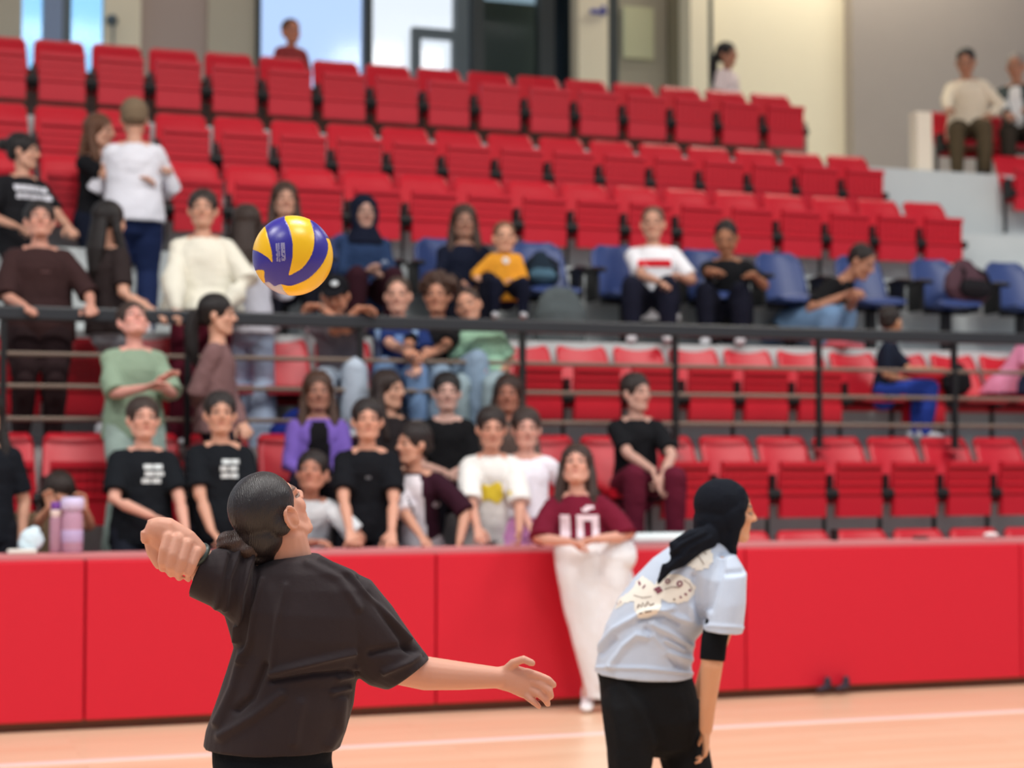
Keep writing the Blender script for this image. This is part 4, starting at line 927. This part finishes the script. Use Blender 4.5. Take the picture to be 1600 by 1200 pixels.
# thin bracelet on the raised wrist
V = Vol(); c_ = q3(309, 868, ZS - .135); d_ = (q3(330, 890, ZS - .1) - q3(300, 862, ZS - .14)).normalized()
V.tube([c_ - d_ * .005, c_ + d_ * .005], [.041, .041], 20, False); link('bracelet', V.mesh(base, True), mat('bracelet', (60, 70, 66), .4), srv)

# ---------------- the player bending forward
ZR = 7.0
base = Vector((q3(1010, 1100, ZR).x, q3(1010, 1100, ZR).y, 0))
HC_ = q3(1138, 801, ZR); F_ = (cam_r * .96 + cam_f * .22 - cam_u * .03).normalized()
U_ = cam_u - cam_r * .02; U_ = (U_ - F_ * U_.dot(F_)).normalized(); X_ = F_.cross(U_)
V = Vol(); head_prims(V, HC_, X_, F_, U_, 1.06)
V.tube([q3(1100, 880, ZR), q3(1118, 850, ZR), q3(1130, 825, ZR)], [.06, .052, .05], 14)
V.rings([rz_((960, 1050), (1060, 1055), ZR, .09), rz_((985, 990), (1080, 1005), ZR, .09), rz_((1020, 920), (1120, 940), ZR, .09), rz_((1060, 875), (1130, 890), ZR, .07)], 18)
V.tube([q3(1125, 890, ZR - .08), q3(1131, 940, ZR - .13), q3(1115, 1010, ZR - .16), q3(1112, 1040, ZR - .17), q3(1106, 1100, ZR - .14), q3(1103, 1140, ZR - .11)], [.055, .05, .045, .042, .032, .026], 16)
hand(V, q3(1103, 1140, ZR - .11), (cam_f * .1 - cam_u + cam_r * .02), -cam_r, .9, .5, 1)
V.tube([q3(1110, 890, ZR + .1), q3(1125, 990, ZR + .2), q3(1095, 1090, ZR + .18), q3(1090, 1150, ZR + .12)], [.05, .045, .036, .026], 14)
hand(V, q3(1090, 1150, ZR + .12), -cam_u, -cam_r, .9, .5, -1)
for x, zz, kx in ((990, -.10, 985), (1060, .10, 1078)):
    V.tube([q3(x + (8 if x < 1000 else -6), 1100, ZR + zz * .6), q3(kx, 1240, ZR + zz), q3(kx - 10, 1300, ZR + zz), q3(kx - 30, 1318, ZR + zz)], [.065, .06, .05, .04], 14)
me = V.fuse(.0055, 3, .5, base); paint_head(me, base, HC_, X_, F_, U_, 1.06, (214, 158, 122))
rec = link('person', me, M_skin); rec.location = base
tag(rec, 'player in black headscarf and grey T-shirt bending forward with her hand on her knee', 'person')
V = Vol()
V.rings([rz_((928, 1050), (1082, 1058), ZR, .17), rz_((934, 1020), (1080, 1034), ZR, .165), rz_((946, 975), (1086, 1000), ZR, .16), rz_((966, 935), (1106, 978), ZR, .165), rz_((992, 902), (1130, 950), ZR, .17), rz_((1020, 873), (1148, 912), ZR, .165), rz_((1045, 855), (1150, 884), ZR, .14), rz_((1075, 842), (1142, 862), ZR, .10), rz_((1095, 836), (1136, 848), ZR, .07)], 36, False)
V.rings([rz_((1108, 868), (1150, 866), ZR - .06, .08), rz_((1102, 905), (1167, 895), ZR - .10, .10), rz_((1102, 945), (1165, 940), ZR - .13, .10), rz_((1098, 984), (1160, 989), ZR - .15, .098)], 24, False)
V.rings([rz_((1100, 868), (1145, 870), ZR + .08, .08), rz_((1096, 915), (1150, 915), ZR + .16, .085), rz_((1096, 975), (1150, 980), ZR + .2, .085)], 20, False)
me = V.fuse(.0055, 5, .6, base)
creases(me, base, [([(935, 1015), (960, 985), (1010, 955), (1050, 950)], 5, 0.0196), ([(955, 1040), (975, 1010), (995, 992), (1020, 995), (1040, 1020), (1075, 1030)], 6, 0.0196), ([(1035, 955), (1060, 965), (1080, 970), (1082, 950)], 5, 0.0168),
                   ([(1020, 975), (1050, 990), (1078, 1008)], 5, 0.0168), ([(1000, 968), (1040, 962), (1060, 975)], 4, -0.0140), ([(1085, 900), (1090, 950), (1098, 970)], 7, -0.0224), ([(1130, 870), (1122, 910), (1108, 950)], 6, -0.0168), ([(1135, 895), (1160, 893)], 5, -0.0112),
                   ([(932, 1043), (1005, 1044), (1080, 1052)], 3, 0.0084), ([(1100, 977), (1160, 981)], 3, 0.0056), ([(1060, 1040), (1030, 1010), (1010, 985)], 5, -0.0140), ([(960, 1000), (940, 1020)], 5, -0.0140), ([(1066, 1015), (1040, 1000)], 4, 0.0140)])
folds(me, .0018, 12, 33)
link('shirt', me, mat('cloth', (196, 207, 224), .85, .3, 70, var=.03, sheen=.15, dist=.002), rec); shm = me; rshirt = [o for o in rec.children if o.name.startswith('shirt')][0]
V = Vol(); V.tube([q3(1128, 950, ZR - .13), q3(1116, 1000, ZR - .16), q3(1113, 1032, ZR - .17)], [.050, .051, .049], 20, False, side=cam_r)
link('undersleeve', V.fuse(.006, 2, .5, base), cloth((18, 20, 24)), rec)
V = Vol()
V.rings([rz_((932, 1040), (1078, 1046), ZR, .15), rz_((936, 1075), (1088, 1078), ZR, .155), rz_((941, 1120), (1098, 1120), ZR, .16)], 28)
V.rings([rz_((938, 1100), (1030, 1100), ZR - .08, .11), rz_((945, 1150), (1026, 1150), ZR - .1, .11), rz_((950, 1200), (1018, 1200), ZR - .11, .10), rz_((952, 1290), (1010, 1290), ZR - .1, .085), rz_((950, 1310), (1000, 1310), ZR - .05, .07)], 24)
V.rings([rz_((1000, 1100), (1098, 1100), ZR + .06, .11), rz_((1020, 1150), (1106, 1150), ZR + .05, .11), rz_((1034, 1200), (1114, 1200), ZR + .04, .10), rz_((1050, 1290), (1110, 1290), ZR + .06, .085), rz_((1045, 1310), (1095, 1310), ZR + .06, .07)], 24)
me = V.fuse(.008, 4, .6, base)
creases(me, base, [([(975, 1070), (1000, 1110), (1020, 1160)], 8, .012), ([(955, 1080), (965, 1140), (970, 1200)], 7, .008), ([(1060, 1090), (1075, 1150), (1090, 1200)], 8, .008)])
folds(me, .002, 15, 8); link('trousers', me, cloth((27, 27, 29)), rec)
for x, zz in ((965, -.08), (1070, .10)):
    A_ = q3(x, 1300, ZR + zz); A_.z = .075
    me = shoe_vol(A_, (cam_r * .95 + cam_f * .3).normalized(), 1.0).fuse(.008, 2, .5, base); link('shoe', me, mat('shoe', (230, 230, 232), .6), rec)
# headscarf
V = Vol(); g = lambda x, y, z: HC_ + (X_ * x + F_ * y + U_ * z) * 1.06
ax = (X_, F_, U_)
V.ell(g(0, -.028, .035), (.098, .112, .098), ax, 26, 16); V.ell(g(0, -.048, -.03), (.090, .088, .085), ax, 24, 14)
for s in (-1, 1): V.ell(g(s * .066, -.004, -.012), (.036, .052, .062), ax, 18, 10)
for s in (-1, 1): V.tube([g(s * .062, .026, .082), g(s * .080, .020, .02), g(s * .078, .004, -.04), g(s * .052, -.004, -.10), g(s * .02, .004, -.142)], [.018, .020, .024, .028, .03], 14)
V.rings([rz_((1082, 822), (1160, 835), ZR, .09), rz_((1086, 838), (1152, 850), ZR, .08), rz_((1100, 850), (1148, 862), ZR, .06), rz_((1122, 866), (1148, 868), ZR - .02, .04)], 22)
# gathered tail over the back
V.tube([q3(1112, 838, ZR - .09), q3(1084, 846, ZR - .13), q3(1058, 862, ZR - .155), q3(1043, 886, ZR - .165), q3(1027, 913, ZR - .165)], [.045, .050, .048, .026, .006], 18, asp=.6)
V.tube([q3(1095, 850, ZR - .12), q3(1062, 876, ZR - .16), q3(1048, 885, ZR - .165)], [.03, .030, .02], 14, asp=.6)
me = V.fuse(.0055, 4, .5, base)
creases(me, base, [([(1100, 832), (1065, 850), (1040, 872)], 3, .008), ([(1110, 840), (1075, 858), (1050, 885)], 3, .008), ([(1090, 830), (1060, 842)], 3, .006), ([(1085, 862), (1056, 876), (1030, 908)], 3, .006)])
folds(me, .0016, 16, 4); link('headscarf', me, cloth((24, 28, 38)), rec)
# butterfly artwork printed on the back of the T-shirt
bm = bmesh.new(); bm.from_mesh(shm); tree_r = BVHTree.FromBMesh(bm); bm.free()
def print_px(poly, name, m, off=.003, step=3.0):
    vs, fs = grid_art(poly, step); out = []; ok = []
    for x, y in vs:
        d = ray(x, y).normalized(); h = tree_r.ray_cast(CAM - base, d, 12)
        ok.append(h[0] is not None); out.append(tuple(h[0] - d * off) if h[0] is not None else (0, 0, 0))
    fs = [f for f in fs if all(ok[i] for i in f)]
    me = bpy.data.meshes.new(name); me.from_pydata(out, [], fs); me.update(); me.polygons.foreach_set('use_smooth', [True] * len(fs))
    return link(name, me, m, rshirt)
M_cream = mat('print_cream', (240, 234, 222), .8); M_mar = mat('print_maroon', (128, 48, 76), .8); M_brn = mat('print_brown', (120, 92, 72), .8)
print_px([(1062, 874), (1075, 868), (1088, 855), (1102, 852), (1112, 862), (1114, 876), (1106, 888), (1090, 891), (1074, 884)], 'butterfly_print', M_cream)
print_px([(994, 908), (1004, 900), (1016, 908), (1024, 914), (1030, 902), (1045, 897), (1062, 898), (1078, 906), (1087, 916), (1085, 928), (1076, 938), (1060, 943), (1044, 941), (1034, 936), (1032, 950), (1026, 960), (1012, 966), (998, 965), (991, 952), (992, 940), (978, 941), (966, 950), (959, 952), (957, 944), (968, 934), (982, 926), (990, 918)], 'butterfly_print', M_cream, step=2.0)
def ring_px(cx, cy, r0, r1, m):
    n = 16; vs = [(cx + r_ * math.cos(2 * math.pi * i / n), cy + r_ * math.sin(2 * math.pi * i / n)) for r_ in (r0, r1) for i in range(n)]
    out = []
    for x, y in vs:
        d = ray(x, y).normalized(); h = tree_r.ray_cast(CAM - base, d, 12)
        if h[0] is None: return
        out.append(tuple(h[0] - d * .006))
    me = bpy.data.meshes.new('print_ring'); me.from_pydata(out, [], [(i, (i + 1) % n, n + (i + 1) % n, n + i) for i in range(n)]); me.update(); link('print_ring', me, m, rshirt)
ring_px(1043, 908, 2.2, 4.0, M_mar); ring_px(1062, 912, 2.6, 4.8, M_mar)
def line_px(pts, wd, m, name='print_line'):
    out = []; fs = []
    for i, (x, y) in enumerate(pts):
        x2, y2 = pts[min(i + 1, len(pts) - 1)]; x1, y1 = pts[max(i - 1, 0)]; dx, dy = x2 - x1, y2 - y1; l = math.hypot(dx, dy) or 1
        for s in (-1, 1):
            d = ray(x - dy / l * wd * s, y + dx / l * wd * s).normalized(); h = tree_r.ray_cast(CAM - base, d, 12)
            if h[0] is None: return
            out.append(tuple(h[0] - d * .006))
        if i: fs.append((2 * i - 2, 2 * i - 1, 2 * i + 1, 2 * i))
    me = bpy.data.meshes.new(name); me.from_pydata(out, [], fs); me.update(); link(name, me, m, rshirt)
for pts, wd, m in (([(1022, 922), (1030, 918), (1034, 922), (1026, 926)], 2.2, M_mar), ([(1038, 921), (1050, 917), (1062, 918)], .6, M_brn), ([(1077, 921), (1079, 924)], 1.6, M_mar), ([(1070, 927), (1073, 930)], 1.6, M_mar), ([(1062, 932), (1065, 934)], 1.4, M_mar), ([(1052, 936), (1055, 937)], 1.2, M_brn),
                   ([(1068, 906), (1078, 913), (1082, 922)], .5, M_brn), ([(998, 908), (1000, 914)], 1.6, M_mar), ([(1008, 914), (1004, 919)], 1, M_mar), ([(964, 944), (970, 940)], 1.8, M_mar), ([(990, 930), (1004, 934), (1018, 932)], .5, M_brn),
                   ([(996, 950), (998, 944), (1002, 948), (1004, 942), (1008, 948), (1012, 940), (1016, 946), (1022, 943)], 1.0, M_brn), ([(998, 959), (1004, 958)], .9, M_brn), ([(1008, 957), (1018, 955)], .9, M_brn), ([(1086, 866), (1094, 872), (1100, 882)], .6, M_brn), ([(1094, 858), (1104, 866)], .5, M_brn)):
    line_px(pts, wd, m)

# ---------------- the ball
ZB = 4.68; BC_ = PZ(457.5, 399.5, ZB); RB = .1045
bm = bmesh.new(); bmesh.ops.create_icosphere(bm, subdivisions=7, radius=RB)
me = bpy.data.meshes.new('volleyball'); bm.to_mesh(me); bm.free()
def smooth_poly(p, n=6):
    out = []; L_ = len(p)
    for i in range(L_):
        p0, p1, p2, p3 = [np.array(p[(i + j) % L_], float) for j in (-1, 0, 1, 2)]
        for t in np.arange(n) / n: out.append(.5 * ((2 * p1) + (-p0 + p2) * t + (2 * p0 - 5 * p1 + 4 * p2 - p3) * t * t + (-p0 + 3 * p1 - 3 * p2 + p3) * t ** 3))
    return np.array(out)
def inpoly(poly, x, y):
    c = np.zeros(len(x), bool); j = len(poly) - 1
    for i in range(len(poly)):
        xi, yi = poly[i]; xj, yj = poly[j]
        k_ = ((yi > y) != (yj > y)) & (x < (xj - xi) * (y - yi) / ((yj - yi) + 1e-12) + xi); c ^= k_; j = i
    return c
nf = len(me.polygons); ce = np.empty(nf * 3, np.float32); me.polygons.foreach_get('center', ce); ce = ce.reshape(-1, 3) / RB
rgt, up_, fw = np.array(cam_r), np.array(cam_u), np.array(cam_f)
X3 = ce @ rgt; Y3 = ce @ up_; Z3 = ce @ fw
px_ = 578 + 485 * X3; py_ = 598 - 485 * Y3; front = Z3 < .12
polys = {1: [smooth_poly([(245, 250), (275, 290), (305, 350), (335, 430), (360, 510), (380, 590), (386, 660), (382, 706), (350, 672), (300, 630), (200, 572), (110, 535), (40, 500), (60, 380), (150, 280)], 4),
             smooth_poly([(495, 95), (510, 170), (560, 245), (600, 340), (625, 440), (637, 540), (630, 660), (606, 770), (580, 862), (650, 835), (740, 780), (815, 690), (862, 590), (880, 480), (876, 380), (845, 270), (800, 175), (775, 130), (700, 60), (580, 50)], 4),
             smooth_poly([(1000, 390), (1022, 460), (1027, 540), (1008, 630), (960, 730), (890, 820), (800, 900), (700, 950), (580, 985), (470, 965), (475, 1000), (510, 1060), (560, 1110), (700, 1150), (900, 1080), (1100, 850), (1120, 600), (1080, 440)], 4),
             smooth_poly([(160, 785), (265, 800), (262, 870), (254, 940), (200, 915), (110, 880), (100, 800)], 3)],
         2: [smooth_poly([(255, 935), (320, 935), (350, 960), (390, 985), (470, 965), (490, 1030), (520, 1110), (400, 1130), (250, 1050), (200, 960)], 3)]}
mi = np.zeros(nf, np.int32)
for k_, pl_ in polys.items():
    for p in pl_: mi[inpoly(p, px_, py_) & front] = k_
# the hidden half repeats the swirl turned half way round
px2 = 578 + 485 * X3; py2 = 598 + 485 * Y3
for p in polys[1][:3]: mi[inpoly(p, px2, py2) & ~front] = 1
me.materials.append(mat('ball_blue', (52, 42, 150), .3, .25, 420, spec=.5, dist=.0008)); me.materials.append(mat('ball_yellow', (250, 196, 8), .3, .25, 420, spec=.5, dist=.0008)); me.materials.append(mat('ball_grey', (190, 186, 198), .35, .25, 420, spec=.5, dist=.0008))
me.polygons.foreach_set('material_index', mi); me.polygons.foreach_set('use_smooth', [True] * nf); me.update()
# seams between panels sink slightly
vm = np.full(len(me.vertices), -1); seam = np.zeros(len(me.vertices), bool)
lv = np.empty(len(me.loops), np.int32); me.loops.foreach_get('vertex_index', lv); lm = np.repeat(mi, 3)
mn = np.full(len(vm), 9); mxx = np.full(len(vm), -1); np.minimum.at(mn, lv, lm); np.maximum.at(mxx, lv, lm)
co = coords(me); co[mn != mxx] *= .988; setco(me, co)
ball = bpy.data.objects.new('volleyball', me); C.objects.link(ball); ball.location = BC_
tag(ball, 'blue and yellow volleyball in mid-air above the player in the brown T-shirt', 'volleyball')
# fine white printing on the blue panel
vs = []; fs = []
for x0, x1, cnt, y0, y1 in ((438, 462, 2, 485, 700), (468, 485, 2, 480, 705), (500, 550, 5, 478, 695)):
    for c_ in range(cnt):
        xa = x0 + (x1 - x0) * c_ / cnt; xb = xa + (x1 - x0) / cnt * .55; o = len(vs)
        rs = random.Random(c_ + x0); ys = np.linspace(y0, y1, 15)
        for a, b in zip(ys[:-1], ys[1:]):
            if rs.random() < .12: continue
            o = len(vs)
            for X, Y in ((xa, a), (xb, a), (xb, b - 2), (xa, b - 2)):
                sx = (X - 578) / 485 + (Y - 590) * .00012; sy = -(Y - 598) / 485; sz = -math.sqrt(max(0, 1 - sx * sx - sy * sy))
                p = (cam_r * sx + cam_u * sy + cam_f * sz) * (RB + .0004); vs.append(tuple(p))
            fs.append((o, o + 1, o + 2, o + 3))
me = bpy.data.meshes.new('printing'); me.from_pydata(vs, [], fs); me.update(); link('printing', me, mat('white_ink', (200, 196, 220), .5), ball)

# ================================================================== SMALL THINGS
def coping(px, dv=.09): return Vector((UX(px, WV + dv), WV + dv, WH + .008))
def lathe(prof, n=20):
    V = Vol(); V.rings([((0, 0, z), Vector((r_, 0, 0)), Vector((0, r_, 0))) for r_, z in prof], n, False); return V
def glassy(name, rgb, a=.55):
    m = mat(name, rgb, .2, spec=.5).copy(); m.node_tree.nodes['Principled BSDF'].inputs['Alpha'].default_value = a; return m
s_ = .26
b1 = empty('water_bottle', coping(114), 'large pink translucent water bottle with lilac lid on the left of the barrier', 'bottle')
for nm, pr, m in (('body', [(.055, 0), (.06, .01), (.06, .20), (.052, .235), (.045, .245)], glassy('pink_plastic', (206, 160, 186), .8)), ('lid', [(.05, .24), (.066, .25), (.066, .30), (.055, .315)], mat('lilac_plastic', (214, 202, 236), .5)), ('label', [(.0605, .06), (.061, .061), (.061, .13), (.0605, .131)], mat('lilac_label', (190, 170, 210), .6))):
    o = link(nm, lathe(pr).mesh(smooth=True), m, b1)
b2 = empty('water_bottle', coping(88, .10), 'slim pink water bottle with purple cap beside the larger pink bottle', 'bottle')
for nm, pr, m in (('body', [(.03, 0), (.034, .01), (.034, .19), (.024, .215)], glassy('rose_plastic', (186, 140, 160), .85)), ('collar', [(.028, .205), (.03, .21), (.03, .245)], mat('cream_plastic', (220, 196, 188), .5)), ('cap', [(.026, .245), (.03, .25), (.028, .285), (.02, .29)], mat('purple_plastic', (116, 62, 150), .5))):
    o = link(nm, lathe(pr).mesh(smooth=True), m, b2)
V = Vol(); c_ = coping(50, .11); rs = random.Random(3)
V.ell((0, 0, .075), (.07, .045, .07)); V.ell((.02, 0, .12), (.035, .03, .035)); V.ell((-.03, .0, .06), (.045, .04, .045))
me = V.fuse(.008, 3); folds(me, .006, 40, 4); o = link('crumpled_bag', me, mat('pale_plastic', (214, 236, 246), .4)); o.location = c_; tag(o, 'pale blue-white crumpled bag on the left of the barrier beside the bottles', 'bag')
V = Vol(); V.bb(-.08, .08, -.04, .04, 0, .028); o = bevelled(link('folded_paper', V.mesh(), mat('white_paper', (226, 222, 214), .7)), .01); o.location = coping(36, .05); tag(o, 'small white folded packet lying on the far left of the barrier', 'packet')
# crate beside the seats at the left
V = Vol(); cc = P(50, 820, 10.9)
V.bb(cc.x - .2, cc.x + .2, 10.92, 11.14, .22, 1.20); o = bevelled(link('cardboard_box', V.mesh(), mat('brown_card', (120, 100, 76), .85)), .01); tag(o, 'tall brown box behind the barrier at the left, next to the crouching child', 'box')
# long white roll
V = Vol(); a, b = P(984, 828, WV + .10), P(1080, 828, WV + .10)
V.bb(a.x, b.x, WV + .04, WV + .16, WH + .008, WH + .075); o = bevelled(link('white_case', V.mesh(), mat('white_plastic', (226, 240, 244), .35)), .03, 4); tag(o, 'long white flat case lying on the barrier between the two standing players', 'case')
V = Vol(); V.bb(-.016, .016, -.03, .03, 0, .075); o = bevelled(link('phone', V.mesh(), M_black), .006); o.location = coping(1303); tag(o, 'small black upright object on the barrier right of the bending player', 'phone')
V = Vol(); V.bb(-.045, .045, -.03, .03, 0, .022); o = bevelled(link('wallet', V.mesh(), mat('dark_leather', (96, 60, 60), .5)), .006); o.location = coping(1437); tag(o, 'small dark flat object on the barrier beneath the front row, right part', 'wallet')
V = Vol(); V.ell((0, 0, .02), (.055, .04, .02)); o = link('paper_cup', V.mesh(smooth=True), mat('white_paper', (236, 226, 226), .6)); o.location = coping(1547); tag(o, 'small round white object on the barrier near the right edge of the photo', 'cup')
for px, dx in ((1283, 0), (1312, .0)):
    p = P(px, 1077, WV - .03); me = shoe_vol(Vector((p.x, WV - .10, .075)), Vector((-.9, -.4, 0)).normalized(), .55).fuse(.006, 2)
    o = link('trainer', me, mat('dark_trainer', (44, 36, 50), .6)); tag(o, 'dark trainer at the foot of the barrier, %s of the pair' % ('left' if px < 1300 else 'right'), 'shoe', 'trainers at the foot of the barrier')
# backpacks
def backpack(px, py, v, s, rgb, rgb2, label, rot=0):
    p = P(px, py, v); base_ = Vector((p.x, p.y, ROWS['C'][1] + .45)); r = empty('backpack', base_, label, 'backpack'); r.rotation_euler = (0, 0, rot)
    h = p.z - base_.z; V = Vol(); V.rings([((0, 0, .03), Vector((.17 * s, 0, 0)), Vector((0, .09, 0))), ((0, 0, h * .3), Vector((.2 * s, 0, 0)), Vector((0, .11, 0))), ((0, .02, h * .65), Vector((.17 * s, 0, 0)), Vector((0, .10, 0))), ((0, .04, h * .92), Vector((.09 * s, 0, 0)), Vector((0, .06, 0)))], 18)
    me = V.fuse(.012, 3); folds(me, .005, 25, 7); link('body', me, cloth(rgb), r)
    V = Vol(); V.rings([((0, -.09, .05), Vector((.13 * s, 0, 0)), Vector((0, .045, 0))), ((0, -.1, h * .3), Vector((.15 * s, 0, 0)), Vector((0, .05, 0))), ((0, -.07, h * .5), Vector((.11 * s, 0, 0)), Vector((0, .03, 0)))], 16)
    link('front_pocket', V.fuse(.012, 3), cloth(rgb2), r)
    for q in (-1, 1):
        V = Vol(); V.tube([(q * .07, .02, h * .9), (q * .12, -.09, h * .7), (q * .14 * s, -.1, h * .3)], .014, 8); link('strap', V.mesh(smooth=True), cloth((24, 24, 28)), r)
    V = Vol(); V.tube([(-.04, .03, h * .93), (-.03, .03, h * 1.02), (.03, .03, h * 1.02), (.04, .03, h * .93)], .010, 8); link('handle', V.mesh(smooth=True), cloth((24, 24, 28)), r)
backpack(1512, 410, 12.95, 1.3, (82, 58, 66), (36, 34, 38), 'maroon and black backpack lying on a blue chair at the right', .2)
backpack(845, 398, 13.0, .8, (38, 52, 66), (74, 104, 122), 'black and teal backpack propped on the blue chair beside the child in mustard', -.2)
V = Vol(); p = P(885, 497, 12.6); zf = ROWS['C'][1]; V.rings([((0, 0, .02), Vector((.2, 0, 0)), Vector((0, .08, 0))), ((0, 0, .2), Vector((.21, 0, 0)), Vector((0, .09, 0))), ((0, 0, .34), Vector((.14, 0, 0)), Vector((0, .05, 0)))], 16)
me = V.fuse(.012, 3); folds(me, .005, 20, 2); o = link('duffel_bag', me, cloth((84, 92, 94))); o.location = (p.x, 12.74, zf); o.scale = (1.05, 1, 1.1); tag(o, 'dark grey bag standing at the foot of the blue chair in the middle', 'bag')
V = Vol(); V.rings([((0, 0, .0), Vector((.13, 0, 0)), Vector((0, .08, 0))), ((0, 0, .08), Vector((.12, 0, 0)), Vector((0, .08, 0))), ((.02, 0, .15), Vector((.05, 0, 0)), Vector((0, .04, 0)))], 16)
me = V.fuse(.01, 3); folds(me, .005, 20, 3); p = P(1492, 600, 12.3); o = link('shoulder_bag', me, cloth((34, 34, 38))); o.location = (p.x, 12.28, ROWS['B'][1] + .50); tag(o, 'small black bag on the seat beside the person in pink', 'bag')
V = Vol(); V.rings([((0, 0, .0), Vector((.16, 0, 0)), Vector((0, .09, 0))), ((0, 0, .14), Vector((.15, 0, 0)), Vector((0, .09, 0))), ((.03, 0, .22), Vector((.08, 0, 0)), Vector((0, .05, 0)))], 16)
me = V.fuse(.01, 3); p = P(462, 590, 12.0); o = link('blue_bag', me, cloth((30, 48, 130))); o.location = (p.x, 12.12, ROWS['B'][1]); tag(o, 'royal blue bag on the floor behind the railing, left of the capped boy', 'bag')
